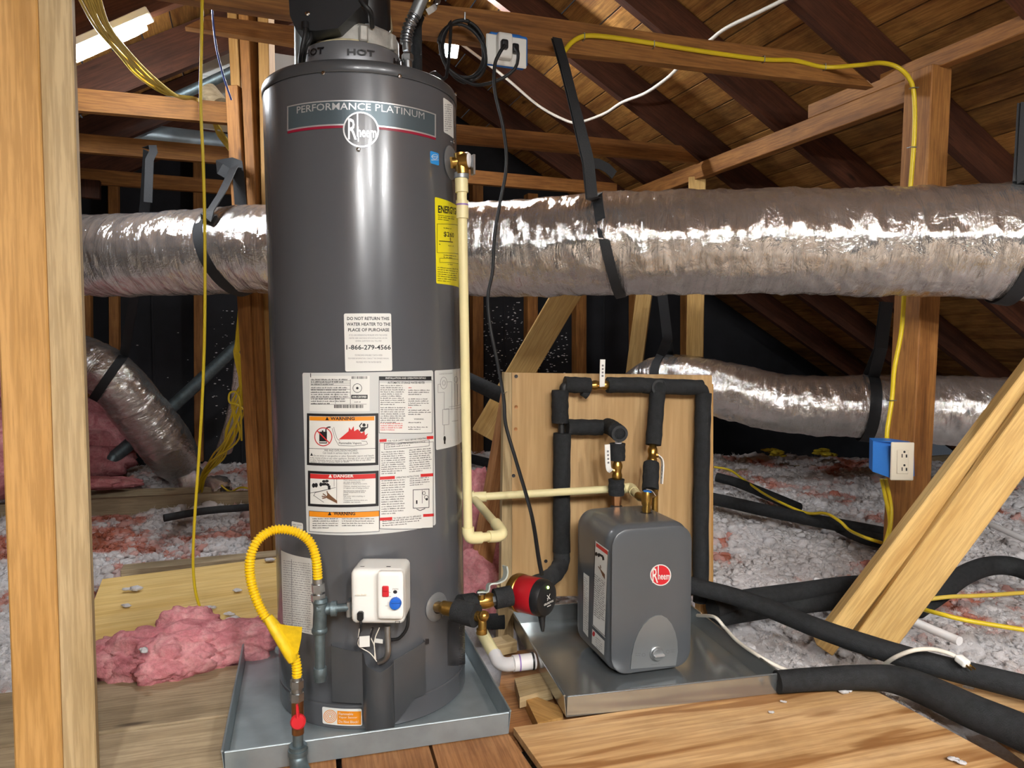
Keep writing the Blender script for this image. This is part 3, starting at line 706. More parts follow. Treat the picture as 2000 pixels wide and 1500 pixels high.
def near(Cx, px, cen=None):
    pr = 1000+Cx[:, 0]/(Cx[:, 1]*CP-(Cx[:, 2]-CAMZ)*SP)*FPX; return int(np.argmin(np.abs(pr-px)))
def strap(label, Cx, Rx, Tx, px, hang, w, tilt=0.0, tw=0):
    i = near(Cx, px); c, t, r = V(Cx[i]), V(Tx[i]), Rx[i]+.006
    t2 = (t+ZD*tilt).normalized(); up = (ZD-t2*t2.z).normalized()
    a = loopstrap(c, t2, r, -.55, 2*PI-1.1+.0, 60)
    lp = loopstrap(c, t2, r, .35, 2*PI-.35, 60)
    top = V(hang[0]); path = [V(h) for h in hang]+lp+[V(h)+VD*.012 for h in hang[::-1]]
    st = [path[0]]
    for a_, b_ in zip(path[:-1], path[1:]):
        m_ = max(1, int((b_-a_).length/.03)); st += [a_+(b_-a_)*(k+1)/m_ for k in range(m_)]
    wl = t2 if not tw else [(t2*.75+V((0, .62, 0))*min(1, max(0, (p.z-c.z-.2)/.25))).normalized() for p in st]
    return MB().ribbon(st, wl, w).build('strap', 'webbing', None, None, 40)
s1 = strap('', C, R, T, 452, [P(457, 326, 3.3), P(432, 378, 3.08), P(402, 425, 3.0)], .05, .33)
tag(s1, 'black webbing strap slung under the big duct, left of the tall tank', 'strap')
MB().ribbon([P(455, 345, 3.35), P(430, 330, 3.34), P(428, 322, 3.4), P(452, 318, 3.36), P(466, 322, 3.33), P(466, 345, 3.32), P(470, 400, 3.3)], (0, .2, 1), .05).build('strap_wrap', 'webbing', s1, None, 40)
s2 = strap('', C, R, T, 1190, [P(1088, 74, 2.56), P(1104, 130, 2.52), P(1128, 225, 2.5), P(1150, 315, 2.5), P(1157, 385, 2.5)], .036, .22, tw=1)
tag(s2, 'long black webbing strap from the main beam down round the big duct', 'strap')
MB().ribbon([P(1150, 318, 2.52), P(1170, 320, 2.54), P(1186, 328, 2.55), P(1200, 342, 2.56)], (.1, .2, 1), .036).build('strap_tail', 'webbing', s2, None, 40)
s3 = strap('', C, R, T, 1985, [P(2010, 200, 2.5), P(2002, 350, 2.45)], .05, -.15); tag(s3, 'black webbing strap round the end of the big duct at the far right', 'strap')
s4 = strap('', C2, R2, T2, 212, [P(290, 296, 3.55), P(283, 400, 3.8), P(262, 580, 4.1), P(249, 655, 4.3)], .05, .25); tag(s4, 'black webbing strap holding the foil elbow duct', 'strap')
MB().ribbon([P(285, 290, 3.5), P(298, 284, 3.46), P(300, 296, 3.45), P(292, 312, 3.44), P(289, 395, 3.44)], (1, .3, 0), .036).build('strap_tail', 'webbing', s4, None, 40)
s5 = strap('', C3, R3, T3, 1693, [P(1733, 590, 3.7), P(1722, 680, 3.68)], .055, -.1); tag(s5, 'black webbing strap round the lower duct beside the post', 'strap')
s6 = strap('', C3, R3, T3, 1303, [P(1293, 560, 4.2), P(1305, 660, 4.2)], .055, 0); tag(s6, 'black webbing strap on the lower duct bend behind the backboard', 'strap')
# galvanised pipes high on the left, grey conduits by the wall
o = MB().tube([P(238, 262, 4.14), P(300, 266, 4.2), P(480, 287, 4.4)], .06, 20).build('galvanised_duct', 'zinc', None, None, 40); tag(o, 'pale galvanised round duct behind the tie boards', 'duct')
o = MB().tube([P(310, 205, 3.6), P(400, 165, 3.62), P(470, 132, 3.64)], .024, 16).build('vent_pipe', 'pipe_iron', None, None, 40); tag(o, 'sloping grey vent pipe under the left rafters', 'pipe')
o = MB().tube([P(405, 178, 3.6), P(428, 206, 3.58)], .045, 16).build('pole_stub', 'wood_weathered', None, None, 40); tag(o, 'short grey round stub resting on the upper tie board', 'stub')
o = MB().tube(catmull([P(476, 665, 4.9), P(330, 800, 4.8), P(236, 882, 4.72), P(222, 893, 4.7), P(214, 915, 4.68)], 6), .042, 16).build('conduit', 'pipe_iron', None, None, 40); tag(o, 'straight grey conduit slanting down behind the foil elbow', 'conduit')
o = MB().tube([P(900, 735, 3.6), P(985, 775, 3.4)], .036, 16).build('conduit', 'foam_black', None, None, 40); tag(o, 'dark grey pipe ending behind the backboard edge', 'pipe')
o = MB().tube([P(246, 830, 5.2), P(244, 900, 5.1)], .035, 14).build('conduit', 'pipe_iron', None, None, 40); tag(o, 'short upright grey pipe beside the pink batt', 'pipe')
# ================================================================== LAMPS
def lamp(name, label, a, b, w, mat, below, power_mat):
    a, b = V(a), V(b); t = thing(name, label, 'lamp', (a+b)/2); fr = frame((a+b)/2+ZD*.03, b-a, ZD); L = (b-a).length
    MB().box(fr, L+.04, w, .03, .004).build('housing', 'white_plastic', t, fr, 0)
    fr2 = frame((a+b)/2, b-a, ZD); MB().rbox(fr2, L, w*.8, .03, .012, 6).build('diffuser', mat, t, fr2, 60); return t
n_ = ZD*-.06
lamp('led_strip_light', 'bright LED strip light fixed under the left-hand rafters', PL(118, 88)+n_, PL(283, 15)+n_, .075, 'led', 0, 0)
wl_ = thing('work_light', 'bright LED work light shining behind the coiled black cord', 'lamp', P(879, 84, 4.2))
fr = frame(P(879, 84, 4.23), UD, (0, -1, -.5)); MB().box(fr, .1, .15, .04, .006).build('housing', 'white_plastic', wl_, fr, 0)
fr = frame(P(879, 84, 4.2), UD, (0, -1, -.5)); MB().rbox(fr, .08, .13, .03, .012, 6).build('diffuser', 'led_work', wl_, fr, 60); MB().cyl(P(879, 70, 4.25), P(879, 20, 4.25), .008, 8).build('bracket', 'steel', wl_, None, 40)
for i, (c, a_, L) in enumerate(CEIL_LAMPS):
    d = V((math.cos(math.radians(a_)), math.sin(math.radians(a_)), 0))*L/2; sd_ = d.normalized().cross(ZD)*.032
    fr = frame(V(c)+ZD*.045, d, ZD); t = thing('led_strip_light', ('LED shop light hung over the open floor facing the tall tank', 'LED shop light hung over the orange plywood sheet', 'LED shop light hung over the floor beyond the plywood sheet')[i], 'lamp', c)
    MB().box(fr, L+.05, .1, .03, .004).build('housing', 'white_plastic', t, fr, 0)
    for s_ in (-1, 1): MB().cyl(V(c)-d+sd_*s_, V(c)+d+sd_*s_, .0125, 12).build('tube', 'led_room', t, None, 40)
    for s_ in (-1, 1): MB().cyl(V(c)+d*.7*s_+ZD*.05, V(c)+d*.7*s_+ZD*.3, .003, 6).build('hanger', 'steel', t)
# ================================================================== DRAIN PANS
def pan(name, label, c, th, sx, sy, h, mat, z0=0.0, side=None):
    e1 = V((math.cos(th), math.sin(th), 0)); e2 = V((-math.sin(th), math.cos(th), 0)); t = thing(name, label, 'drain pan', V((c[0], c[1], z0)))
    o = V((c[0], c[1], z0)); fr = frame(o+ZD*.003, e1, ZD); MB().box(fr, sx, sy, .003, .0005).build('base', mat, t, fr, 0)
    for k, (d, l, w) in enumerate(((e2, sx, sy), (-e2, sx, sy), (e1, sy, sx), (-e1, sy, sx))):
        a = e1 if k < 2 else e2; q = o+d*(w/2); b = q+d*.006
        mb = MB().prism([q-a*l/2, q+a*l/2, b+a*l/2+ZD*h, b-a*l/2+ZD*h], d*.0015)
        mb.tube([b-a*l/2+ZD*h, b+a*l/2+ZD*h], .0028, 8)
        mb.build('rim', side or mat, t, frame(q, a, ZD), 30)
    return t, e1, e2
fl_, fr_, bl_ = G(443, 1465, .06), G(997, 1390, .06), G(480, 1240, .06)
c1 = fl_+(fr_-fl_)*.5+(bl_-fl_)*.5; th1 = math.radians(15.8)
pan('drain_pan', 'dull galvanised square drain pan under the tall water heater', c1, th1, .648, .66, .055, 'zinc', .001)
fl2, fr2, bl2 = G(1105, 1364, .056), G(1516, 1315, .056), G(1003, 1190, .056)
c2 = fl2+(fr2-fl2)*.5+(bl2-fl2)*.5; th2 = math.radians(12.6)
pan('drain_pan', 'shiny metal drain pan under the small water heater', c2, th2, .6, .635, .056, 'zinc_bright', .001)
# ================================================================== TALL WATER HEATER
HR = .2525; HB = V((-.384, 2.02, .006)); HM = Matrix.Translation(HB) @ Matrix.Rotation(math.radians(-.7), 4, 'Y'); HI = HM.inverted()
HTOP = 1.612                                   # top of the straight jacket, local
def HP(s, z, r=HR): a = s/HR; return HM @ V((math.sin(a)*r, -math.cos(a)*r, z))
def HPa(deg, z, r): a = math.radians(deg); return HM @ V((math.sin(a)*r, -math.cos(a)*r, z))
HN = lambda s: (HM.to_3x3() @ V((math.sin(s/HR), -math.cos(s/HR), 0))).normalized()
class HSurf:
    R = HR
    def uv(s, px, py):
        o = HI @ CAM; d = HI.to_3x3() @ ray(px, py); a = d.x**2+d.y**2; b = o.x*d.x+o.y*d.y; c = o.x**2+o.y**2-HR**2; q = b*b-a*c
        t = (-b-math.sqrt(max(q, 0)))/a; p = o+d*t; return math.atan2(p.x, -p.y)*HR, p.z
    def pt(s, a, z, off=0): return HP(a, z, HR+off)
HS = HSurf()
wh = thing('water_heater', 'tall dark grey gas water heater with white warning labels', 'water heater', HB)
ax = HM.to_3x3() @ ZD
jk = MB().lathe([(HR-.004, 0), (HR, .004), (HR, .01), (HR, .055), (HR, .06), (HR-.0012, .0615), (HR, .063), (HR, .068), (HR, .3), (HR, .8), (HR, 1.3), (HR, HTOP-.036), (HR, HTOP-.031), (HR-.0025, HTOP-.0295), (HR-.0025, HTOP-.028)], HM @ V((0, 0, 0)), ax, 256).build('jacket', 'jacket', wh, HM, 40)
MB().lathe([(HR+.0005, HTOP-.028), (HR+.002, HTOP-.026), (HR+.002, HTOP-.008), (HR-.001, HTOP-.001), (HR-.006, HTOP+.003), (.15, HTOP+.012), (.02, HTOP+.016)], HM @ V((0, 0, 0)), ax, 192).build('top_cap', 'jacket_dark', wh, HM, 40)
for (x, y) in ((632, 143), (780, 149), (888, 184), (700, 292), (884, 277)):
    s_, z_ = HS.uv(x, y); n = HN(s_)
    MB().lathe([(.005, 0), (.005, .002), (.0035, .0035), (.0005, .004)], HP(s_, z_, HR+.0015), n, 12).build('screw', 'chrome', wh)
# stickers
def sticker(name, px, mat, label=None, corner=3.0, off=.0004, nx=24):
    x0, y0, x1, y1 = px; (s0, z1), (s1, _) = HS.uv(x0, (y0+y1)/2), HS.uv(x1, (y0+y1)/2); xm = (x0+x1)/2; z1 = HS.uv(xm, y0)[1]; z0 = HS.uv(xm, y1)[1]
    c = corner*.0012; pts = []
    for (cx, cy, a) in ((s1-c, z1-c, 0), (s0+c, z1-c, 90), (s0+c, z0+c, 180), (s1-c, z0+c, 270)):
        for k in range(4): an = math.radians(a+30*k); pts.append((cx+c*math.cos(an), cy+c*math.sin(an)))
    # strips across so that it follows the jacket
    mb = MB(); vs = []; ss = sorted(set([s0, s0+c*.3, s0+c, s1-c, s1-c*.3, s1]+list(np.linspace(s0+c, s1-c, nx))))
    for s_ in ss:
        e = min(s_-s0, s1-s_); i_ = 0 if e >= c else c-math.sqrt(max(0, c*c-(c-e)**2))
        vs += [HP(s_, z0+i_, HR+off), HP(s_, z1-i_, HR+off)]
    mb.add(vs, [[2*i, 2*i+2, 2*i+3, 2*i+1] for i in range(len(ss)-1)])
    return mb.build(name, mat, wh, None, 60, label)
def ink(parent, mat, name='print', off=.0009, S=HS):
    k = Ink(S, off); k.fin = lambda: k.build(name, mat, parent, None, 0); return k
# --- brand plate (level band round the jacket)
class HLevel(HSurf):
    def uv(s, px, py): return HSurf.uv(s, px, py+6)[0], HSurf.uv(s, 632, py+6)[1]
HL = HLevel()
bp = ink(wh, 'badge_grey', 'brand_plate', .0006, HL); bp.rect(562, 192, 850, 240, .0); bpo = bp.fin()
i1 = ink(bpo, 'silver', 'plate_border', .001, HL); i1.rect(562, 191, 850, 193.5); i1.rect(562, 237.5, 850, 240.5); i1.rect(561, 191, 563.5, 240, 0, 1); i1.rect(848, 191, 850.5, 240, 0, 1)
i1.text('PERFORMANCE', 580, 196, 724, 210, .0, .012); i1.text('PLATINUM', 733, 196, 828, 210, .0, -.004); i1.fin()
i2 = ink(bpo, 'red_stripe', 'red_stripe', .001, HL); i2.rect(562, 240.5, 850, 245.5); i2.fin()
i3 = ink(bpo, 'jacket', 'emblem_disc', .0012, HL); i3.disc(705, 248, 34, 34); i3.fin()
i4 = ink(bpo, 'silver', 'emblem', .0016, HL); i4.circ(705, 248, 35, 35, 3)
i4.text('R', 680, 227, 697, 268, 0, .01); i4.text('heem', 698, 242, 735, 263, .0, .02); i4.rect(697, 215, 699.5, 262); i4.rect(699, 262, 701, 272); i4.fin()
# --- small stickers
q = sticker('barcode_sticker', (866, 197, 885, 263), 'label_white'); k = ink(q, 'ink_grey', 'print'); k.para(868, 203, 883, 258, 4.2, 2, .1); k.fin()
q = sticker('blue_sticker', (840, 297, 857, 321), 'label_blue'); k = ink(q, 'label_white', 'print'); k.circ(849, 306, 6, 5, .8); k.text('energy', 842, 304, 855, 309, .1); k.rect(842, 312, 856, 313); k.fin()
# --- yellow energy guide
q = sticker('energy_sticker', (850.5, 392, 897, 556), 'label_yellow', 'bright yellow energy cost sticker'); k = ink(q, 'ink', 'print')
k.text('ENERGYGUIDE', 855, 401, 904, 416, .13, .03); k.para(855, 419, 890, 432, 4, 1.8, .13); k.frame_(853, 437, 896, 494, .8, .07); k.para(866, 444, 892, 448, 4, 2, .13); k.text('$260', 866, 452, 886, 463, .13, .012)
k.rect(857, 470, 884, 471.6, .08); k.line([(879, 464), (879.5, 471)], 1.2); k.para(857, 476, 864, 480, 4, 2, .1); k.para(875, 479, 893, 483, 4, 1.6, .1); k.para(866, 497, 894, 505, 4, 2, .1); k.frame_(858, 504, 896, 513, .7, .08); k.para(874, 515, 890, 519, 4, 1.8, .1); k.para(854, 521, 896, 552, 4.3, 1.8, .1); k.fin()
# --- do-not-return label
q = sticker('service_label', (673, 612, 765, 725), 'label_white', 'white service label with telephone number'); k = ink(q, 'ink', 'print')
k.text('DO NOT RETURN THIS', 678, 619, 760, 625.5, .0, .022); k.text('WATER HEATER TO THE', 677, 630, 762.5, 636.5, 0, .022); k.text('PLACE OF PURCHASE', 680, 641, 760, 647.5, 0, .022)
k.text('1-866-279-4566', 676.5, 673.5, 763, 683, 0, .02); k.fin(); k = ink(q, 'ink_grey', 'fine_print')
k.text('IF YOU ARE EXPERIENCING PROBLEMS WITH THIS WATER', 682, 653, 756, 656.3); k.text('HEATER, NEED ASSISTANCE WITH INSTALLATION, OR FOR', 682, 659, 756, 662.3); k.text('GENERAL QUESTIONS CALL TOLL FREE', 694, 664.5, 745, 667.8)
k.text('TECHNICIANS AVAILABLE 7 DAYS A WEEK', 693, 692, 747, 695.3); k.text('FOR MORE INFORMATION, CONSULT THE OWNERS MANUAL', 680, 698.5, 759.5, 701.8); k.text('PROVIDED WITH THE WATER HEATER', 696, 705.5, 744.5, 708.8); k.fin()
# --- large instruction label
q = sticker('instruction_label', (595, 727, 848.5, 1044), 'label_film', 'large white instruction and warning label', 4, .0004, 40)
w = ink(q, 'label_white', 'white_field', .0007); w.rect(605, 734, 722, 803); w.rect(741, 748, 843, 845, 0); w.rect(741, 857, 845, 1030, 0); w.rect(604.5, 812, 733, 904); w.rect(605.5, 933, 734, 983); w.rect(604, 1009, 740, 1036); w.fin()
k = ink(q, 'ink', 'print', .0011)
# rating plate block
k.rect(606.5, 724 if False else 729, 608, 737, 0, 1); k.para(608, 740, 682, 752, 4.6, 2.4); k.para(608, 756, 682, 789, 4.4, 2.2, 0, .5)
for y in (743.5, 747.8, 752, 760, 766, 777): k.rect(607, y, 684, y+.6)
k.rect(684, 741, 684.7, 789, 0, 1); k.rect(655, 768, 655.6, 789, 0, 1); k.rect(607, 789, 716, 789.6); k.circ(698, 758, 9, 9, 1); k.disc(698, 758, 2.5)
k.rect(686, 771, 718, 779); k.para(692, 784, 713, 787, 4, 1.8)
for i in range(26): x = 653+i*2.2; k.rect(x, 790.5, x+random.choice((.8, 1.2, 1.6)), 797, 0, 1)
for i in range(14): x = 687+i*2.2; k.rect(x, 735, x+random.choice((.8, 1.3)), 740, 0, 1)
# details column
k.rect(740, 734 if False else 735, 842, 742); k.frame_(740, 742, 844, 846, .8); k.text('AUTOMATIC STORAGE WATER HEATER', 757, 745, 829, 749.5, 0, .012)
k.para(743, 752, 792, 792, 4.1, 2); k.para(743, 795, 793, 826, 4.1, 2); k.para(797, 761, 841, 774, 4.1, 2); k.para(797, 778, 841, 794, 4.1, 2); k.para(797, 800, 841, 812, 4.1, 2); k.text('WARNING', 808, 817, 827, 820, 0, .01); k.para(797, 824, 840, 827, 4, 2); k.para(797, 833, 838, 842, 4.1, 2)
# warning frames
for (x0, y0, x1, y1) in ((600, 807, 739, 908), (602, 919, 739.5, 988)):
    k.rect(x0, y0, x1, y0+5); k.rect(x0, y1-5, x1, y1); k.rect(x0, y0+4, x0+4.5, y1-4, 0, 1); k.rect(x1-6, y0+4, x1, y1-4, 0, 1)
k.rect(604.5, 875, 733, 875.8); k.text('FIRE AND EXPLOSION HAZARD', 634, 877.5, 698, 881.5); k.text('Can result in serious injury or death.', 631, 882, 701, 887.5)
k.text('Do not store or use gasoline or other flammable vapors and liquids', 613, 887.5, 730, 892); k.text('in the vicinity of this or any other appliance. Storage of or use of gasoline', 606.5, 891.8, 731, 896.3); k.text('or other flammable vapors or liquids in the vicinity of this or any other', 606.5, 896, 725, 900.3); k.text('appliance can result in serious injury or death.', 606.5, 899.8, 682, 904)
k.poly([(606.5, 890), (609, 884), (612, 890)])
k.text('Flammable Vapors', 662, 863, 706, 868.5, 0, .012)
# fuel can and burning figure
k.rect(624, 843, 639, 866, 0, 1); k.line([(637, 846), (637, 838), (640, 834.5), (646, 834)], 2.6); k.rect(629, 840.5, 632, 843.5, 0, 1)
k.disc(711, 830, 3.2); k.poly([(705, 836), (702, 843), (711, 843), (714, 838), (716, 834), (708, 834)]); k.line([(705, 836), (702, 832), (707, 826)], 2); k.line([(714, 836), (718, 835), (718, 828)], 2)
k.line([(649, 836), (652, 848), (655, 858), (662, 870), (690, 871), (712, 869)], .7); k.line([(652, 834), (655, 846), (659, 857), (664, 861)], .7); k.line([(706, 861), (716, 862), (718, 867), (712, 869)], .7)
# danger picture
k.line([(606, 963), (622, 960), (656, 952)], .8); k.line([(613, 969), (616, 962), (652, 953)], .8); k.line([(613, 967), (633, 981)], .8); k.line([(658, 935), (658, 983)], .6); k.line([(653, 935), (653, 950)], .6)
for (x, y, r) in ((613, 948, 4.5), (618, 947.5, 4.5), (627, 946, 4)): k.disc(x, y, r*.7, r)
k.line([(627, 946), (638, 945), (643, 948), (643.5, 956)], 5); k.disc(633, 940, 3.5, 2.6); k.disc(639, 939.5, 3.5, 2.6)
for (t_, y) in (('Water temperature over 125 F', 936), ('can cause severe burns', 939.6), ('instantly or death from scalds.', 943.2), ('Children, disabled and elderly are', 948), ('at highest risk of being scalded.', 951.6), ('See instruction manual before', 956.5), ('setting temperature at water', 960), ('heater.', 963.6), ('Feel water before bathing or', 967.5), ('showering.', 971), ('Temperature limiting valves are', 975.3), ('available, see manual.', 979)):
    k.text(t_, 671, y, 671+len(t_)*1.5, y+3.2)
k.frame_(604, 997, 741, 1038, .8); k.para(611, 1012, 663, 1034, 4.4, 2); k.para(668, 1012, 733, 1028, 4.4, 2)
# operating column
k.frame_(741, 864.5, 846, 1033, .8, -.02); k.text('FOR YOUR SAFETY READ BEFORE OPERATING', 757, 859.5, 832, 863, -.07, .012); k.frame_(750, 866, 838, 878, .8, -.08); k.para(753, 868, 834, 877, 4, 1.9, -.08)
k.para(745, 882, 793, 928, 4.2, 2, -.05); k.para(799, 878, 843, 924, 4.2, 2, -.08); k.text('OPERATING INSTRUCTIONS', 773, 931, 818, 934.5, -.08, .012); k.para(745, 938, 792, 1008, 4.6, 2, -.05); k.para(800, 934, 843, 951, 4.2, 2, -.08)
k.frame_(806, 956, 838, 993, 1.2, -.05); k.line([(824, 957), (824, 983)], .8); k.circ(832, 971, 4, 4, 1); k.disc(833, 975, 2.5); k.rect(812, 977, 815, 984, 0, 1); k.line([(813, 994), (820, 997), (830, 993)], 1.4); k.circ(827.5, 963, 3, 4, 1)
k.text('TO TURN OFF GAS TO APPLIANCE', 768, 1010.5, 822, 1014, -.09, .012); k.para(747, 1017, 826, 1031, 4.3, 2, -.08); k.fin()
for r_ in ((605, 813, 731, 821), (604, 997, 741, 1008)): k = ink(q, 'orange', 'orange_band', .001); k.rect(*r_); k.fin()
k = ink(q, 'ink_red', 'red_print', .0014); 
k.poly([(662, 858), (674, 848), (681, 842), (682, 834), (686, 840), (691, 832), (692, 842), (699, 838), (706, 846), (712, 842), (713, 850), (719, 846), (716, 853), (719, 852), (713, 858)]); k.circ(632, 853, 17.5, 18.5, 1.8); k.line([(620, 841), (645, 866)], 2.2)
k.para(743, 826, 791, 843, 4.1, 2); k.para(797, 756, 808, 759, 4, 2); k.para(797, 795, 809, 798, 4, 2); k.fin()
for (a_, b_, c_, d_, e_) in ((606, 925, 733.5, 934, 0), (741, 858, 755, 863.5, -.06), (833, 852, 846, 858, -.06), (742, 931, 771, 937, -.06), (821, 925.5, 846, 931.5, -.06), (742, 1011, 766, 1017, -.06), (826, 1004, 847, 1009.5, -.06)):
    k = ink(q, 'ink_red', 'red_band', .001); k.rect(a_, b_, c_, d_, e_); k.fin()
k = ink(q, 'ink', 'warning_word', .0015); k.text('WARNING', 646, 814, 693, 820.5, 0, .03); k.poly([(636, 820.5), (639.5, 814), (643, 820.5)]); k.fin(); k = ink(q, 'ink', 'warning_word', .0015); k.text('WARNING', 652, 999, 694, 1006, 0, .03); k.poly([(641, 1006), (644.5, 999), (648, 1006)]); k.fin()
k = ink(q, 'label_white', 'danger_word', .0015); k.text('DANGER', 652, 926.5, 691, 932.5, 0, .03); k.poly([(642, 932.8), (645.5, 926), (649, 932.8)]); k.text('INSTALLATION AND OPERATION DETAILS', 753, 736.5, 831, 740.2, 0, .015); k.text('AHRI CERTIFIED', 688, 773, 716, 777, 0, .02); k.rect(625, 862, 638, 864, 0, 1); k.fin()
k = ink(q, 'skin_print', 'hand_print', .0014); k.poly([(659, 978), (659, 983), (649, 978), (641, 974), (635, 970), (639, 968), (641, 962), (647, 968)]); k.line([(637, 972), (630, 973)], 2); k.line([(636, 970), (629, 969)], 2); k.line([(637, 968), (631, 964)], 2); k.line([(641, 966), (639, 959)], 2); k.fin()
# --- wiring diagram label
q = sticker('diagram_label', (850, 722, 902.3, 874), 'label_film', 'white wiring diagram label'); k = ink(q, 'ink_grey', 'print'); k.text('CONNECTION DIAGRAM', 857, 729, 883, 732, -.06); k.circ(866, 748, 7, 12, .8); k.circ(866.5, 748, 3.2, 5, .8); k.circ(890, 741, 3.5, 6, .8)
k.line([(872, 746), (882, 745.5), (882, 800)], .7); k.line([(861, 750), (855, 750.5), (855, 767), (867, 766), (867, 800)], .7); k.line([(864, 800), (864, 830), (876, 829), (876, 798), (864, 800)], .8); k.line([(867, 830), (867, 850)], .9); k.line([(876, 795), (899, 790)], .7); k.line([(867, 800), (899, 795)], .7); k.line([(893, 750), (893, 790)], .7); k.line([(888, 748), (888, 792)], .7); k.line([(882, 823), (894, 821)], .8); k.fin()
k = ink(q, 'ink', 'plug_print'); k.disc(868, 857, 2.4, 5.5); k.line([(868, 861), (868, 867)], 3); k.fin()
# --- left side data label
q = sticker('data_label', (551.5, 1086, 611, 1232), 'label_white', 'white parts list label'); k = ink(q, 'ink_grey', 'print'); k.para(554, 1094, 609, 1228, 4.4, 1.7, .13, .9, .03); k.line([(570, 1092), (571, 1226)], .8); k.fin()
q = sticker('small_label', (570, 1020, 592, 1034), 'label_white'); k = ink(q, 'ink_grey', 'print'); k.para(572, 1023, 591, 1032, 4, 2, .1); k.fin()
q = sticker('vapor_label', (630, 1384, 707, 1417), 'label_white', 'orange vapor sensor label'); k = ink(q, 'orange', 'orange_field', .0008); k.rect(659, 1388, 705.5, 1414, .02); k.circ(645, 1399, 13, 13, 1.4); k.circ(645, 1399, 10, 10, 1.2); k.circ(645, 1399, 7, 7, 1.2); k.circ(645, 1399, 4, 4, 1.2); k.fin()
k = ink(q, 'label_white', 'print', .0012); k.text('Flammable', 662, 1391, 690, 1396, .02); k.text('Vapor Sensor', 662, 1398, 698, 1403, .02); k.text('Do Not Block!', 662, 1406, 700, 1411, .02); k.fin()
# --- burner access door with its bulged channel
sL, sR = HS.uv(650, 1320)[0], HS.uv(828, 1320)[0]; sC = HS.uv(740, 1340)[0]
zT = lambda s: np.interp(s, [sL, HS.uv(712, 1268)[0], sC-.028, sC, sC+.028, sR], [HS.uv(650, 1256)[1], HS.uv(712, 1268)[1], HS.uv(722, 1285)[1], HS.uv(740, 1296)[1], HS.uv(762, 1285)[1], HS.uv(826, 1248)[1]])
zB = HS.uv(735, 1412)[1]; mb = MB(); vs = []; fs = []; ns, nz = 60, 14
def bul(s): d = abs(s-sC); return .012+.030*math.sqrt(max(0, 1-(d/.033)**2))+.012*max(0, 1-d/.14)
for i in range(ns+1):
    s_ = sL+(sR-sL)*i/ns; t_ = float(zT(s_)); b_ = zB+(.062 if s_ < sC else .052)*min(1, max(0, (abs(s_-sC)-.032)/(.008 if s_ < sC else .05)))
    for j in range(nz+1): z_ = b_+(t_-b_)*j/nz; vs.append(HP(s_, z_, HR+(bul(s_) if 0 < i < ns else .001)))
for i in range(ns):
    for j in range(nz): a = i*(nz+1)+j; fs.append([a, a+nz+1, a+nz+2, a+1])
mb.add(vs, fs)
# inner lip so that the sheet has thickness
inn = [HP(sL+(sR-sL)*i/ns, float(zT(sL+(sR-sL)*i/ns)), HR+max(.0005, (bul(sL+(sR-sL)*i/ns) if 0 < i < ns else .002)-.002)) for i in range(ns+1)]
b0 = len(mb.v); mb.v += inn; mb.f += [[i*(nz+1)+nz, (i+1)*(nz+1)+nz, b0+i+1, b0+i] for i in range(ns)]
d = mb.build('access_door', 'jacket_dark', wh, None, 50)
k = Ink(HS, .0155); k.rect(824, 1244, 831, 1254, 0, 1); k.build('slot', 'ink', d, None, 0)
# --- air intake screen on the right
vt = Ink(HS, .0012); vt.rect(874, 1214, 911, 1300, -.1, 8); vo_ = vt.build('intake_recess', 'ink', wh, None, 0)
gr = Ink(HS, .0022)
for i in range(16): x = 874+i*2.4; gr.quad(x, 1216+i*.2, x+.5, 1216+i*.2, x+.5, 1297-i*2.2, x, 1299-i*2.2)
for j in range(26): y = 1215+j*3.3; gr.quad(874, y, 909, y-3, 909, y-2.4, 874, y+.6, 5)
gr.build('intake_screen', 'jacket', wh, None, 0)
# --- collar, blower and motor on top
TC = HM @ V((0, 0, HTOP+.014)); tc = P(688, 120, 2.0); tc = V((tc.x, tc.y, TC.z-.003))
MB().lathe([(.135, -.006), (.139, .002), (.137, .012), (.131, .018)], tc, ax, 72).build('foam_gasket', 'foam_cream', wh, None, 50)
co_ = MB().lathe([(.131, .014), (.133, .017), (.129, .072), (.126, .076), (.118, .076)], tc, ax, 96).build('collar', 'collar_grey', wh, None, 40)
class CSurf:
    def uv(s, px, py):
        o = CAM-tc; dd = ray(px, py); r = .131; a = dd.x**2+dd.y**2; b = o.x*dd.x+o.y*dd.y; c = o.x**2+o.y**2-r*r
        t_ = (-b-math.sqrt(max(0, b*b-a*c)))/a; p = o+dd*t_; return math.atan2(p.x, -p.y)*r, p.z
    def pt(s, a, z, off=0): a /= .131; return tc+V((math.sin(a)*(.1327+off), -math.cos(a)*(.1327+off), z))
CS = CSurf(); k = Ink(CS, .0012); k.text('HOT', 598, 100, 634, 114, -.22, .03); k.text('HOT', 678, 96, 731, 109, .06, .03); k.text('HOT', 767, 113, 796, 127, .32, .03); k.build('print', 'ink', co_, None, 0)
MB().lathe([(.118, .074), (.118, .082), (.112, .086)], tc, ax, 72).build('collar_foam', 'foam_cream', wh, None, 40)
bl = MB().lathe([(.112, .08), (.112, .118), (.107, .126), (.095, .13), (.03, .132)], tc+V((.012, 0, 0)), ax, 72); 
for a_ in (-72, -38, 20, 62): bl.abox(tc+V((.012+math.sin(math.radians(a_))*.114, -math.cos(math.radians(a_))*.114, .098)), .022, .02, .04, .004, math.radians(a_))
bl.build('blower_housing', 'cast_alu', wh, None, 40)
MB().lathe([(.086, .13), (.086, .137), (.075, .145)], tc+V((.012, 0, 0)), ax, 48).build('blower_ring', 'silver_grey', wh, None, 40)
m = MB()
for a_ in (-12, 8, 24): m.abox(tc+V((.012+math.sin(math.radians(a_))*.078, -math.cos(math.radians(a_))*.078, .152)), .024, .008, .026, .003, math.radians(a_))
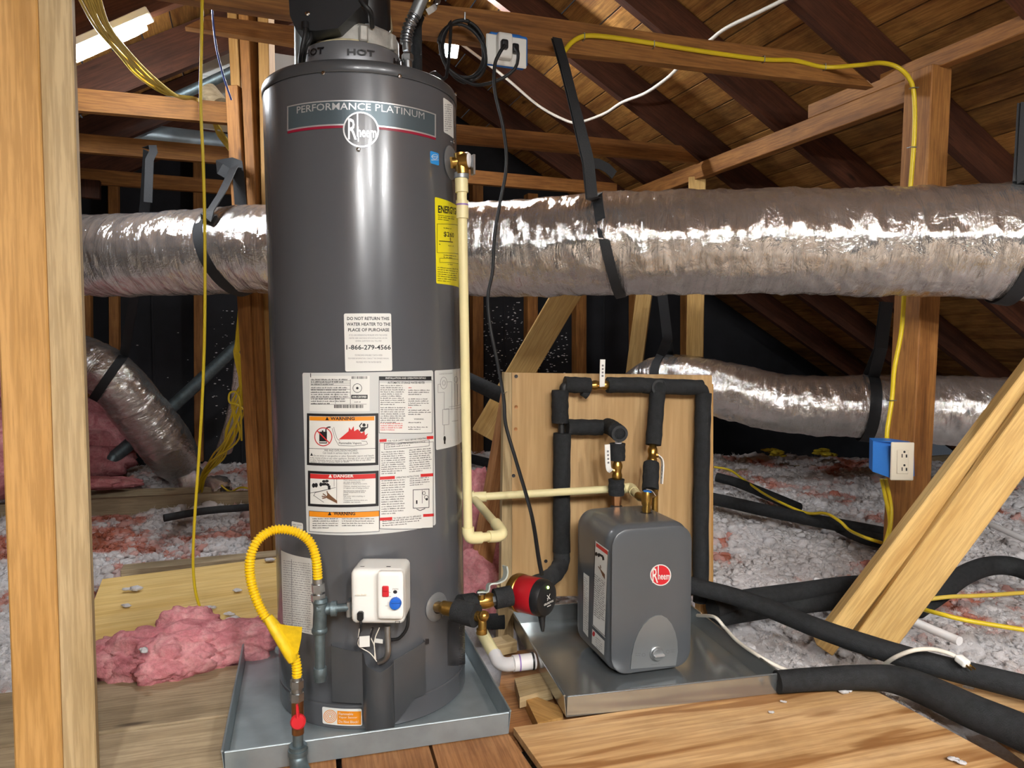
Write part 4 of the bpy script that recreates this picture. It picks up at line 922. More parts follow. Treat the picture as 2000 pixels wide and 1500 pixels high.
m.build('motor_bracket', 'silver_grey', wh)
mo = MB().lathe([(.068, .14), (.074, .16), (.074, .24), (.06, .25)], tc+V((.03, 0, 0)), ax, 40).build('motor', 'black_plastic', wh, None, 40)
fq = [P(560, -60, 1.84), P(705, -60, 1.84), P(705, 12, 1.84), P(660, 55, 1.84), P(618, 60, 1.84), P(578, 58, 1.84), P(566, 30, 1.84)]
cb = MB().prism(fq, (0, .13, 0)).build('control_box', 'black_plastic', wh, None, 30)
MB().lathe([(.006, 0), (.006, .003), (.003, .005)], P(601, 27, 1.84), (0, -1, .1), 16).build('screw', 'chrome', cb); MB().cyl(P(596, 45, 1.836), P(597, 58, 1.83), .009, 14).build('cord_grip', 'black_rubber', cb)
MB().tube(catmull([P(597, 50, 1.83), P(594, 75, 1.82), P(588, 105, 1.83), P(586, 128, 1.88), P(589, 150, 2.0)], 8), .0055, 10).build('cord', 'black_rubber', wh, None, 60)
MB().tube(catmull([P(607, 56, 1.86), P(606, 75, 1.84), P(598, 90, 1.84), P(594, 110, 1.86), P(592, 135, 1.93)], 8), .005, 10).build('cord', 'black_rubber', wh, None, 60)
MB().tube(catmull([P(694, -15, 1.85), P(710, 8, 1.84), P(724, 25, 1.85), P(727, 52, 1.9)], 8), .0062, 10).build('cord', 'black_rubber', wh, None, 60)
MB().lathe([(.052, 0), (.055, .01), (.05, .05)], P(728, 62, 2.09), ax, 36).build('vent_boot', 'foam_cream', wh, None, 40)
vp = MB().cyl(P(727, 50, 2.1), P(727, -90, 2.1), .042, 32).build('vent_pipe', 'zinc', wh, None, 40); MB().ring(P(727, 33, 2.1), (0, 0, 1), .041, .0445, .012).build('clamp', 'steel', vp, None, 40)
o = MB().cyl(P(589, 160, 2.34), P(588, -60, 2.34), .021, 20).build('galvanised_pipe', 'zinc', None, None, 40); tag(o, 'upright galvanised pipe behind the black control box', 'pipe')
# water connections on the lid
cn = thing('flexible_connector', 'ribbed metal flexible water connector on top of the tall tank', 'pipe', P(795, 140, 2.02))
path = catmull([P(793, 85, 2.02), P(794, 70, 2.02), P(799, 52, 2.02), P(807, 34, 2.02), P(812, 24, 2.02)], 10)
rs = [.0135+.0035*(1 if (i % 4) < 2 else -.3) for i in range(len(path))]
MB().tube(path, rs, 18).build('bellows', 'steel', cn, None, 60); MB().tube([P(810, 30, 2.02), P(827, -10, 2.02)], .017, 18).build('sleeve', 'silver_grey', cn, None, 40)
MB().cyl(P(793, 84, 2.02), P(795, 100, 2.02), .011, 16).build('tailpiece', 'steel', cn, None, 40); MB().lathe([(.014, 0), (.016, .004), (.016, .016), (.013, .02)], P(796, 120, 2.02), (0, 0, 1), 6).build('hex_nut', 'steel', cn, None, 20); MB().cyl(P(796, 119, 2.02), P(797, 150, 2.02), .012, 16).build('nipple', 'steel', cn, None, 40)
vl = thing('shutoff_valve', 'brass shutoff valve with steel lever above the flexible connector', 'valve', P(842, 10, 2.08))
MB().tube([P(826, 28, 2.06), P(850, -20, 2.06)], .009, 12).build('body', 'brass', vl, None, 40); MB().lathe([(.009, 0), (.012, .006), (.012, .014), (.006, .018)], P(838, 18, 2.04), (.4, -1, .3), 14).build('stem', 'brass', vl, None, 40); MB().ribbon(catmull([P(834, 24, 2.02), P(846, 16, 2.02), P(854, 6, 2.02), P(858, -14, 2.02)], 5), (.6, -.2, .8), .016, .004).build('lever', 'steel', vl, None, 40)
o = MB().tube([P(814, 152, 2.1), P(813, 50, 2.1), P(817, 38, 2.1), P(822, 30, 2.1)], [.0155, .0155, .014, .012], 18).build('foam_pipe', 'foam_black', None, None, 50); tag(o, 'black foam-sleeved pipe rising beside the flexible connector', 'pipe')
# ================================================================== GAS CONTROL
gY = 1.665; gs = Surf(P(737, 1170, gY), (1, -.02, 0), (0, 0, 1)); mpx = pxm(gY)
gc = thing('gas_control', 'white gas control box with red switch and blue dial on the tank front', 'gas valve', P(737, 1225, gY+.05))
G3 = lambda x, y, off=0.0: gs.px(x, y, off)
fr = frame(G3(737, 1168)+V((0, .055, 0)), (1, -.02, 0), ZD)
bd = MB().rbox(fr, .124, .1, .128, (.012, .012, .014), 12).build('body', 'white_plastic', gc, None, 60)
fr = frame(G3(764, 1160)-V((0, .003, 0)), (1, -.02, 0), ZD); MB().rbox(fr, .06, .022, .11, (.008, .006, .008), 10).build('raised_panel', 'white_plastic', bd, None, 60)
sw = MB().abox(G3(753, 1155, .015), .015, .008, .025, .002).build('switch', 'red', gc, None, 0)
MB().abox(G3(753, 1150.5, .02), .012, .004, .010, .001).build('rocker', 'red', sw, None, 0)
kn = MB().lathe([(.0135, 0), (.0135, .008), (.012, .012), (.004, .0135)], G3(773, 1177, .013), gs.n, 28).build('dial', 'blue_knob', gc, None, 40); MB().abox(G3(773, 1176.5, .028), .02, .004, .004, .001).build('pointer', 'blue_knob', kn, None, 0)
gk = Ink(gs, .0146); gk.disc(774, 1152, 4, 3.5); gk.text('STATUS', 769, 1145, 780, 1148); gk.text('ON', 761, 1152, 765, 1154); gk.text('OFF', 761, 1160, 766, 1162); gk.text('HOT', 755, 1178, 760, 1180); gk.circ(773, 1177, 10, 10, .6); gk.frame_(774, 1208, 783, 1214, 1); gk.line([(775, 1164), (777, 1161)], .8); gk.build('print', 'ink', gc, None, 0)
gk = Ink(gs, .0008); gk.para(694, 1160, 732, 1164, 5, 3.2); gk.build('emboss', 'ivory_plastic', gc, None, 0)
MB().abox(G3(736, 1112, -.03), .03, .03, .006, .001).build('yellow_tab', 'label_yellow', gc, None, 0)
for x in (708, 759): MB().cyl(G3(x-4, 1110, -.03), G3(x+4, 1110, -.03), .005, 12).build('hinge', 'black_plastic', gc, None, 40)
pl = MB().abox(G3(704, 1203, .004), .014, .014, .02, .003).build('plug', 'black_plastic', gc, None, 0); MB().tube(catmull([G3(704, 1208, .004), G3(705, 1222, .005), G3(705, 1232, -.01)], 6), .003, 8).build('cord', 'black_rubber', pl, None, 60)
for (pts, r, mt) in (([(702, 1228), (700, 1245), (701, 1262), (722, 1275), (736, 1292)], .0012, 'white_wire'), ([(706, 1228), (700, 1246), (698, 1255)], .0013, 'ink'), ([(726, 1228), (724, 1244), (731, 1262), (732, 1285)], .0012, 'white_wire'), ([(728, 1226), (722, 1250), (719, 1262)], .0025, 'ink'), ([(741, 1226), (733, 1245), (731, 1262), (734, 1288)], .0012, 'white_wire')):
    MB().tube(catmull([P(x, y, 1.71) for x, y in pts], 6), r, 8).build('wire', mt, gc, None, 60)
MB().tube(catmull([P(757, 1222, 1.72), P(757, 1240, 1.72), P(758, 1275, 1.72), P(752, 1288, 1.725), P(740, 1294, 1.73)], 8), .0075, 14).build('pilot_tube', 'steel', gc, None, 60)
MB().abox(P(712, 1253, 1.70), .024, .002, .026, .0005, .2).build('paper_tag', 'label_white', gc, None, 0); MB().abox(P(740, 1252, 1.715), .02, .002, .01, .0005, -.3).build('paper_tag', 'label_white', gc, None, 0)
MB().tube(catmull([P(790, 1160, 1.74), P(796, 1190, 1.74), P(795, 1225, 1.74), P(780, 1246, 1.745), P(762, 1250, 1.75)], 8), .004, 10).build('sheathed_lead', 'black_rubber', gc, None, 60)
# gas pipe tee, drip leg, yellow flex connector and red shutoff
gp = thing('gas_pipe', 'grey iron gas tee with drip leg feeding the control box', 'pipe', P(626, 1320, 1.66)); gz = 1.665
I = lambda x, y, Y=gz: P(x, y, Y)
MB().tube([I(626, 1172), I(624, 1230)], .0155, 20).build('tee', 'pipe_iron', gp, None, 40); MB().cyl(I(624, 1190), I(656, 1188, 1.68), .0135, 18).build('branch', 'pipe_iron', gp, None, 40)
MB().lathe([(.0165, 0), (.0165, .01)], I(620.5, 1187), (1, .1, 0), 20).build('band', 'pipe_iron', gp); MB().ring(I(647, 1189), (1, .1, 0), .012, .0172, .012).build('band', 'pipe_iron', gp, None, 40); MB().cyl(I(655, 1188, 1.68), I(690, 1185, 1.7), .0095, 16).build('nipple', 'pipe_iron', gp, None, 40); MB().abox(I(683, 1187, 1.7), .012, .03, .04, .003).build('inlet_boss', 'steel', gp, None, 0)
MB().lathe([(.0165, 0), (.018, .003), (.018, .009), (.0165, .012)], I(624, 1226), (0, 0, -1), 20).build('band', 'pipe_iron', gp, None, 40); MB().cyl(I(624, 1225), I(625, 1312), .012, 18).build('drip_leg', 'pipe_iron', gp, None, 40); MB().lathe([(.0145, 0), (.0155, .003), (.0155, .02), (.013, .027), (.013, .032)], I(625, 1303), (0, 0, -1), 18).build('cap', 'pipe_iron', gp, None, 40); MB().lathe([(.0165, 0), (.0185, .004), (.0165, .012)], I(625, 1178), (0, 0, 1), 20).build('band', 'pipe_iron', gp, None, 40)
yf = thing('gas_connector', 'yellow corrugated gas hose looping from floor valve to gas tee', 'hose', P(580, 1335, 1.62))
path = catmull([I(580, 1325, 1.6), I(579, 1300, 1.6), I(570, 1270, 1.6), I(545, 1238, 1.6), I(515, 1200, 1.6), I(497, 1160, 1.6), I(488, 1120, 1.6), I(490, 1085, 1.6), I(503, 1056, 1.61), I(527, 1038, 1.63), I(555, 1034, 1.64), I(585, 1042, 1.65), I(606, 1060, 1.66), I(617, 1090, 1.66), I(621, 1132, 1.665)], 64)
Lp = [0]
for a_, b_ in zip(path[:-1], path[1:]): Lp.append(Lp[-1]+(b_-a_).length)
MB().tube(path, [.0098+.0016*math.sin(s_/.0066*2*PI) for s_ in Lp], 16).build('corrugated_hose', 'yellow_coat', yf, None, 80)
# yellow tag wrapped round the hose
tp = [I(523, 1205, 1.585), I(536, 1225, 1.583), I(552, 1250, 1.583), I(566, 1275, 1.585), I(572, 1290, 1.586)]
MB().tube(catmull(tp, 6), [.0125, .0165, .018, .0175, .013], 16, flat=.75).build('tag_wrap', 'yellow_tape', yf, None, 50)
fl4 = [I(540, 1218, 1.578), I(562, 1222, 1.575), I(590, 1225, 1.57), I(588, 1248, 1.576), I(583, 1272, 1.582), I(572, 1286, 1.584), I(560, 1262, 1.578), I(548, 1240, 1.577)]
MB().prism(fl4, (0, .0015, 0)).build('tag_flap', 'yellow_tape', yf, None, 40)
for (y0, y1, r, nn) in ((1130, 1142, .0115, 16), (1140, 1156, .0155, 6), (1156, 1163, .0115, 16), (1160, 1175, .0165, 6)): MB().cyl(I(621, y0), I(622, y1), r, nn).build('fitting_nut', 'steel', yf, None, 25)
for (y0, y1, r, nn) in ((1322, 1330, .0115, 16), (1328, 1343, .015, 6), (1343, 1355, .0125, 16), (1352, 1368, .0155, 6)): MB().cyl(I(580, y0, 1.6), I(580, y1, 1.6), r, nn).build('fitting_nut', 'steel', yf, None, 25)
gv = thing('gas_shutoff', 'gas shutoff valve with red handle on the floor pipe', 'valve', P(580, 1500, 1.6)); Yv = 1.6
MB().cyl(I(581, 1368, Yv), I(582, 1432, Yv), .0135, 18).build('valve_body', 'copper_brass', gv, None, 40)
hd = MB().lathe([(.0165, 0), (.0165, .008), (.013, .012), (.003, .012)], I(583, 1408, Yv-.016), (.1, -1, .1), 24).build('handle', 'red', gv, None, 40); MB().tube([I(582, 1400, Yv-.022), I(580, 1376, Yv-.02)], [.0085, .005], 12, flat=.5).build('handle_arm', 'red', hd, None, 50)
MB().cyl(I(582, 1425, Yv), I(582, 1460, Yv), .0115, 18).build('nipple', 'pipe_iron', gv, None, 40); MB().tube(catmull([I(582, 1455, Yv), I(582, 1475, Yv), I(584, 1495, Yv-.01), I(592, 1515, Yv-.03), I(600, 1540, Yv-.06)], 6), .0195, 20).build('elbow', 'pipe_iron', gv, None, 50); MB().ring(I(582, 1473, Yv), (0, 0, 1), .016, .0215, .012).build('band', 'pipe_iron', gv, None, 40)
# ================================================================== RELIEF VALVE AND DISCHARGE PIPE
s_, z_ = HS.uv(880, 318); en = HN(s_)
MB().lathe([(.043, 0), (.043, .002), (.036, .006), (.02, .008)], HP(s_, z_, HR), en, 40).build('escutcheon', 'escutcheon', wh, None, 40)
rv = thing('relief_valve', 'brass relief valve with steel lever on the tank side', 'valve', HP(s_, z_, HR)); rp = HP(s_, z_, HR+.01)
q1 = P(884, 318, 1.885); vb = P(902, 316, 1.885)
MB().lathe([(.0165, 0), (.0165, .02), (.014, .02)], rp, (q1-rp), 6).build('hex', 'brass', rv, None, 25)
MB().tube([q1, P(903, 316, 1.885)], .0145, 20).build('body', 'brass', rv, None, 40); MB().cyl(P(899, 300, 1.885), P(903, 340, 1.885), .0165, 20).build('outlet', 'brass', rv, None, 40)
MB().cyl(P(900, 315, 1.885), P(916, 314, 1.88), .021, 24).build('bonnet', 'brass', rv, None, 40); MB().lathe([(.02, 0), (.016, .006), (.004, .009)], P(914, 313, 1.88), (1, -.2, 0), 20).build('bonnet_cap', 'pvc_white', rv, None, 40)
MB().abox(P(924, 322, 1.875), .006, .016, .05, .001, .5).build('lever', 'steel', rv, None, 0)
dp = thing('discharge_pipe', 'cream plastic discharge pipe running down beside the tall tank to the small heater', 'pipe', P(915, 1055, 1.9)); Yd = 1.89
D = lambda x, y, Y=Yd: P(x, y, Y)
MB().cyl(D(901, 338), D(901, 349), .019, 20).build('adapter_ring', 'silver_grey', dp, None, 40); MB().cyl(D(901, 349), D(902, 376), .0165, 20).build('adapter', 'cpvc', dp, None, 40); MB().cyl(D(902, 374), D(902, 394), .0128, 20).build('reducer', 'cpvc', dp, None, 40); MB().cyl(D(903, 392), D(903, 427), .0157, 20).build('coupling', 'cpvc', dp, None, 40); MB().ring(D(903, 402), (0, 0, 1), .0155, .0161, .004).build('primer_ring', 'purple', dp, None, 40)
MB().cyl(D(903, 420), D(914, 1040, 1.93), .0122, 20).build('pipe', 'cpvc', dp, None, 40)
E1 = P(915, 1046, 1.93); E2 = P(980, 1046, 1.98); T1 = P(926, 974, 2.3); 
MB().tube(catmull([P(914, 1030, 1.93), P(915, 1042, 1.93), P(921, 1050, 1.932), P(940, 1050, 1.945)], 6), .0162, 18).build('elbow', 'cpvc', dp, None, 50); MB().cyl(P(938, 1050, 1.945), P(957, 1048, 1.96), .0122, 18).build('pipe', 'cpvc', dp, None, 40)
MB().tube(catmull([P(954, 1048, 1.96), P(972, 1047, 1.975), P(980, 1040, 1.99), P(968, 1022, 2.04)], 6), .0162, 18).build('elbow', 'cpvc', dp, None, 50); MB().cyl(P(974, 1030, 2.02), T1, .0125, 18).build('pipe', 'cpvc', dp, None, 40)
MB().tube([P(918, 965, 2.3), P(925, 971, 2.3), P(950, 970, 2.3)], .0165, 18).build('elbow', 'cpvc', dp, None, 50); MB().cyl(P(945, 970, 2.3), P(1232, 953, 2.39), .0122, 18).build('pipe', 'cpvc', dp, None, 40)
MB().tube(catmull([P(1218, 954, 2.385), P(1232, 953, 2.39), P(1239, 961, 2.35)], 5), .0162, 18).build('elbow', 'cpvc', dp, None, 50); MB().cyl(P(1236, 957, 2.37), P(1249, 971, 2.28), .0135, 18).build('pipe', 'cpvc', dp, None, 40)
# drain line from the small pan
dl = thing('pan_drain_pipe', 'white and cream drain pipe leaving the small pan', 'pipe', P(980, 1300, 2.1))
MB().tube(catmull([P(940, 1232, 2.25), P(958, 1265, 2.2), P(972, 1288, 2.15)], 5), .0185, 18).build('pipe', 'cpvc', dl, None, 50); MB().tube(catmull([P(966, 1278, 2.16), P(975, 1293, 2.13), P(990, 1298, 2.11), P(1008, 1295, 2.1)], 5), .0205, 20).build('elbow', 'pvc_white', dl, None, 50)
MB().cyl(P(1002, 1296, 2.1), P(1044, 1291, 2.12), .0235, 22).build('adapter', 'pvc_white', dl, None, 40); MB().ring(P(1013, 1294.5, 2.105), (1, .2, 0), .022, .0242, .004).build('primer_ring', 'purple', dl, None, 40); MB().ring(P(1038, 1291, 2.118), (1, .2, 0), .022, .0255, .006).build('gasket', 'black_rubber', dl, None, 40)
# ================================================================== LOWER PORT, DRAIN COCK AND PUMP
s2_, z2_ = HS.uv(852, 1185); en2 = HN(s2_)
MB().lathe([(.037, 0), (.037, .002), (.03, .006), (.017, .007)], HP(s2_, z2_, HR), en2, 40).build('escutcheon', 'escutcheon', wh, None, 40); MB().lathe([(.016, 0), (.016, .0085)], HP(s2_, z2_, HR), en2, 24).build('port', 'ink', wh, None, 40)
dr = thing('drain_assembly', 'brass drain fitting with foam sleeve leaving the lower tank port', 'valve', P(860, 1230, 1.8)); Yq = 1.79
MB().tube([HP(s2_, z2_, HR+.002), P(868, 1187, 1.79), P(892, 1191, 1.77)], .0135, 20).build('nipple', 'brass', dr, None, 40); MB().ring(P(866, 1186, 1.8), en2, .012, .0165, .008).build('bead', 'brass', dr, None, 40); MB().tube([P(870, 1188, 1.785), P(900, 1193, 1.76)], .0175, 20).build('tee', 'brass', dr, None, 40)
MB().tube([P(890, 1192, 1.77), P(930, 1203, 1.74)], .028, 24).build('foam_sleeve', 'foam_black', dr, None, 50); MB().tube([P(927, 1202, 1.745), P(942, 1206, 1.735)], .0125, 18).build('cock_neck', 'brass', dr, None, 40)
MB().tube(catmull([P(936, 1200, 1.735), P(942, 1215, 1.73), P(941, 1238, 1.725)], 5), .0105, 16).build('hose_bib', 'brass', dr, None, 50); MB().lathe([(.0125, 0), (.013, .003), (.0125, .006), (.013, .009), (.0125, .012)], P(941, 1228, 1.727), (0, 0, -1), 20).build('threads', 'brass', dr, None, 40); MB().ico(P(945, 1203, 1.725), .013, 3).build('stem_cap', 'brass', dr, None, 60)
MB().tube([P(898, 1180, 1.85), P(926, 1176, 1.88)], .024, 22).build('foam_sleeve', 'foam_black', dr, None, 50)
bv = thing('ball_valve', 'brass ball valve with grey lever between tall tank and pump', 'valve', P(948, 1190, 1.88))
MB().tube([P(922, 1176, 1.88), P(975, 1168, 1.9)], [.014, .014, .017, .019, .017, .015, .014], 20).build('body', 'brass', bv, None, 50) if False else MB().tube([P(922+i*7.5, 1177-i*1.1, 1.88+i*.004) for i in range(8)], [.014, .0145, .019, .021, .021, .019, .0145, .014], 20).build('body', 'brass', bv, None, 50)
MB().cyl(P(940, 1170, 1.87), P(940, 1155, 1.87), .0095, 14).build('stem', 'brass', bv, None, 40); MB().lathe([(.0125, 0), (.0125, .006), (.008, .01)], P(940, 1160, 1.868), (0, 0, 1), 6).build('nut', 'chrome', bv, None, 25)
MB().ribbon(catmull([P(934, 1157, 1.862), P(950, 1154, 1.86), P(956, 1142, 1.86), P(972, 1138, 1.86), P(984, 1130, 1.86), P(988, 1118, 1.86), P(986, 1105, 1.86)], 6), (.45, -.85, .3), .022, .004).build('lever', 'lever_grey', bv, None, 50)
MB().tube([P(958, 1172, 1.895), P(972, 1170, 1.905)], .0165, 8).build('union_nut', 'steel', bv, None, 25); MB().tube([P(966, 1170, 1.9), P(999, 1163, 1.915)], .0265, 22).build('foam_sleeve', 'foam_black', bv, None, 50)
pm = thing('circulator_pump', 'red and black circulator pump with power cord between the two heaters', 'pump', P(1050, 1210, 1.9))
pa, pb = P(1012, 1157, 1.96), P(1072, 1170, 1.90); pd = (pb-pa).normalized()
MB().lathe([(.02, -.02), (.047, -.012), (.051, -.004), (.051, .012), (.047, .016)], pa, pd, 40).build('volute', 'brass', pm, None, 40)
MB().lathe([(.0475, 0), (.049, .002), (.049, .056), (.048, .058)], pa+pd*.012, pd, 48).build('motor_housing', 'pump_red', pm, None, 40)
fc = pa+pd*.07; hd = MB().lathe([(.0485, 0), (.0492, .003), (.0485, .014), (.044, .024), (.03, .0275), (.005, .0285)], fc, pd, 48).build('control_head', 'black_plastic', pm, None, 50)
e2 = (ZD-pd*pd.z).normalized(); e1 = e2.cross(pd); PS = Surf(fc+pd*.0286, e1, e2)
def pr(a, b): return fc+pd*.0292+e1*a+e2*b
mbx = MB(); 
def seg(a, b, w):
    a_, b_ = pr(*a), pr(*b); d_ = (b_-a_).normalized(); n_ = pd.cross(d_)*w/2; mbx.add([a_-n_, b_-n_, b_+n_, a_+n_], [[0, 1, 2, 3]])
for a_, b_ in (((-.007, .012), (.007, -.002)), ((-.006, -.003), (-.001, .003)), ((.002, .006), (.007, .012)), ((-.001, .003), (-.007, .003))): seg(a_, b_, .0022)
vs_, fs_, a0, a1, b0_, b1_ = text2d('GRUNDFOS', .02)
mbx.add([pr(-.022+(x-a0)/(a1-a0)*.044, -.013+(y-b0_)/(b1_-b0_)*.0055) for x, y in vs_], fs_)
for a_ in range(6): seg((-.007+a_*.003, -.0185), (-.0052+a_*.003, -.0185), .0028)
mbx.build('print', 'label_white', hd, None, 0)
MB().ico(pr(0, .03)-pd*.002, .004, 3).build('indicator_light', 'led_green', hd, None, 60); MB().lathe([(.012, 0), (.0085, .012), (.009, .014), (.007, .024), (.0075, .026), (.004, .044)], fc+pd*.006-e2*.046, -e2+pd*.05, 16).build('cord_boot', 'black_rubber', pm, None, 40)
# ================================================================== BACKBOARD
by = math.radians(12); PE = V((math.cos(by), math.sin(by), 0)); PS_ = Surf(P(1000, 730, 2.42), PE, ZD); PNrm = PS_.n
if PNrm.y > 0: PNrm = -PNrm
def PP(px, py, off=.05):
    o = PS_.o+PNrm*off; d = ray(px, py); t_ = (o-CAM).dot(PNrm)/d.dot(PNrm); return CAM+d*t_
bb = thing('backboard', 'upright maple plywood board on legs behind the small heater', 'board', PP(1000, 1280, 0))
q = [PP(1000, 728, 0), PP(1391, 733, 0), PP(1388, 1160, 0), PP(1000, 1166, 0)]
MB().prism(q, -PNrm*.019).build('panel', 'panel_maple', bb, frame(PP(1195, 940, 0), ZD, PNrm), 0)
def leg(nm, x0, x1, y0, y1, d0, d1, mat):
    q = [PP(x0, y0, -d0), PP(x1, y0, -d0), PP(x1, y1, -d0), PP(x0, y1, -d0)]; return MB().prism(q, -PNrm*d1).build(nm, mat, bb, frame(PP((x0+x1)/2, (y0+y1)/2, -d0), ZD, PNrm), 0)
MB().prism([PP(985, 727, 0), PP(999.5, 728, 0), PP(999.5, 1160, 0), PP(978, 1160, 0)], -PNrm*.04).build('frame_stud', 'wood_pale', bb, frame(PP(990, 940, 0), ZD, PNrm), 0)
MB().prism([PP(974, 1150, 0), PP(1003, 1150, 0), PP(1003, 1277, 0), PP(972, 1277, 0)], -PNrm*.038).build('leg', 'wood_pale', bb, frame(PP(990, 1200, 0), ZD, PNrm), 0)
leg('leg', 1372, 1393, 750, 1215, .021, .06, 'wood_new'); leg('bottom_rail', 1000, 1390, 1157, 1163, .02, .03, 'wood_pale')
o_ = lumber('shim_block', G(960, 1290, -.05)+ZD*.04, G(1002, 1280, -.05)+ZD*.04, .06, .04, 'wood_pale', ZD); tag(o_, 'small pale wood block beside the backboard leg', 'block')
for i, (a, b, c, d_) in enumerate((((1005, 1325), (1075, 1310), (1080, 1345), (1015, 1362)), ((1020, 1350), (1098, 1380), (1100, 1400), (1050, 1412)))):
    o_ = strip('wood_block', a, b, c, d_, -.012 if i else .0, .03, 'wood_new' if i else 'wood_pale'); tag(o_, ('pale wood block under the corner of the small pan', 'yellow lumber offcut in the gap between the two pans')[i], 'block')
for (x, y) in ((1008, 735), (1008, 795), (1007, 838), (1003, 929), (1066, 1096)):
    MB().lathe([(.006, 0), (.006, .0015), (.003, .001)], PP(x, y, .0002), PNrm, 14).build('screw', 'copper_brass' if y in (795, 838) else 'ink', bb, None, 40)
# --- foam insulated manifold
mf = thing('insulated_manifold', 'black foam-sleeved pipe manifold with ball valves fixed to the backboard', 'pipes', PP(1097, 1090))
rf = .0272
def foam(pts, r=rf, mat='foam_black', name='foam_sleeve', off=.045, parent=mf, n=24):
    pp = [p if isinstance(p, Vector) else PP(p[0], p[1], p[2] if len(p) > 2 else off) for p in pts]
    pp = catmull(pp, 6) if len(pp) > 2 else [pp[0].lerp(pp[1], k/10) for k in range(11)]
    rs = [r*(1+.03*math.sin(i*1.7+pp[0].x*40)+random.uniform(-.012, .012)) for i in range(len(pp))]
    return MB().tube(pp, rs, n).build(name, mat, parent, None, 60)
foam([(1098, 846), (1097, 960), (1097, 1078)], .0285); foam([(1097, 1072), (1096, 1098, .05), (1084, 1120, .1), (1058, 1137, .2), (1022, 1150, .36)], .0275, 'foam_grey'); foam([(1094, 762), (1094, 826)], .0275)
foam([(1096, 820), (1097, 850)], .011, 'black_rubber', 'pipe'); foam([(1100, 768), (1103, 755), (1112, 752)], .015, 'black_rubber', 'elbow'); foam([(1103, 751), (1152, 753)], .0265); foam([(1138, 765), (1148, 772)], .014)
foam([(1186, 752), (1258, 752)], .0262); foam([(1256, 753), (1300, 755), (1370, 757)], .0265); foam([(1366, 757), (1373, 764), (1374, 780)], .02)
foam([(1374, 768), (1372, 850), (1369, 1000), (1369, 1175)], .027)
foam([(1284, 768, .06), (1276, 869, .1)], .0262); foam([(1287, 757, .03), (1287, 757, .075)], .0262)
MB().lathe([(.0265, 0), (.0265, .004), (.019, .004), (.0175, -.02), (.001, -.02)], PP(1287, 757, .075), PNrm, 28, False).build('open_end', 'foam_grey', mf, None, 40)
foam([(1108, 834), (1176, 835)], .0262); MB().abox(PP(1178, 830, .06), .012, .012, .014, .003).build('pipe_stub', 'pvc_white', mf)
foam([(1186, 832, .04), (1194, 835, .07), (1204, 842, .14), (1210, 847, .17)], .0265)
MB().lathe([(.0265, 0), (.0265, .004), (.018, .004), (.0165, -.03), (.001, -.03)], PP(1210, 847, .17), (PP(1210, 847, .17)-PP(1196, 837, .09)).normalized(), 28, False).build('open_end', 'foam_grey', mf, None, 40)
q0 = PP(1208, 862, .15); MB().cyl(q0, PP(1207, 872, .15), .011, 16).build('pipe_stub', 'pvc_white', mf, None, 40)
foam([(1206, 866, .15), (1206, 899, .15)], .0248); foam([(1204, 936, .15), (1204, 967, .15)], .0252); foam([(1272, 905, .13), (1270, 958, .18)], .0262)
def bvalve(label, a, b, hp, hw, name='ball_valve'):
    v_ = MB().tube([V(a).lerp(V(b), k/8) for k in range(9)], [.012, .0125, .0165, .0165, .0135, .0135, .0165, .0165, .013], 12).build('valve', 'brass', mf, None, 35)
    MB().ribbon(catmull(hp, 5), hw, .017, .0035).build('lever', 'white_plastic', v_, None, 50); MB().lathe([(.008, 0), (.008, .012), (.005, .016)], V(a).lerp(V(b), .5)+(V(hp[0])-V(a).lerp(V(b), .5))*.3, V(hp[0])-V(a).lerp(V(b), .5), 8).build('stem', 'brass', v_, None, 30)
    k_ = MB()
    for i in range(4):
        c_ = V(hp[-1]).lerp(V(hp[-2]), .3+.5*i/3)+PNrm*.0035; k_.abox(c_, .006, .001, .006, .0002, by)
    k_.build('lever_print', 'ink_grey', v_, None, 0)
bvalve('', PP(1150, 753, .05), PP(1188, 752, .05), [PP(1176, 755, .075), PP(1176, 742, .08), PP(1177, 702, .08)], PE)
bvalve('', PP(1206, 898, .15), PP(1205, 937, .15), [PP(1194, 920, .165), PP(1188, 912, .17), PP(1186, 868, .17)], PE)
bvalve('', PP(1275, 868, .1), PP(1273, 907, .13), [PP(1286, 890, .12), PP(1294, 903, .14), PP(1292, 945, .15)], PNrm)
MB().tube([PP(1204, 966, .155), PP(1204, 1000, .16)], [.018, .018, .017, .013, .013], 6).build('union_nut', 'copper_brass', mf, None, 25)
# ================================================================== SMALL WATER HEATER
ty = math.radians(16); TE = V((math.cos(ty), math.sin(ty), 0)); TN = V((math.sin(ty), -math.cos(ty), 0))
tfl, tfr = G(1193, 1313, .03), G(1358, 1290, .03); tW = .262; tD = .285; tH = .428; tz = .012
tcn = tfl+TE*(tW/2-.004)-TN*(tD/2)
st = thing('small_water_heater', 'small grey electric water heater with round red emblem in the shiny pan', 'water heater', V((tcn.x, tcn.y, tz)))
fr = frame(V((tcn.x, tcn.y, tz+tH/2)), TE, ZD); MB().rbox(fr, tW, tD, tH, (.055, .04, .055), 22).build('casing', 'tank_grey', st, fr, 60)
fr = frame(V((tcn.x, tcn.y, tz+tH/2))+TN*(tD/2-.004), TE, ZD); MB().rbox(fr, tW-.012, .012, tH-.012, (.05, .006, .05), 18).build('front_cover', 'tank_grey', st, fr, 60)
for (a_, b_) in ((-.08, .07), (.08, .07), (-.08, -.07), (.08, -.07)): MB().cyl(V((tcn.x, tcn.y, 0))+TE*a_+TN*b_+ZD*.0045, V((tcn.x, tcn.y, tz+.02))+TE*a_+TN*b_, .014, 14).build('foot', 'black_rubber', st, None, 40)
TS = Surf(V((tcn.x, tcn.y, tz+tH/2))+TN*(tD/2+.0022), TE, ZD)
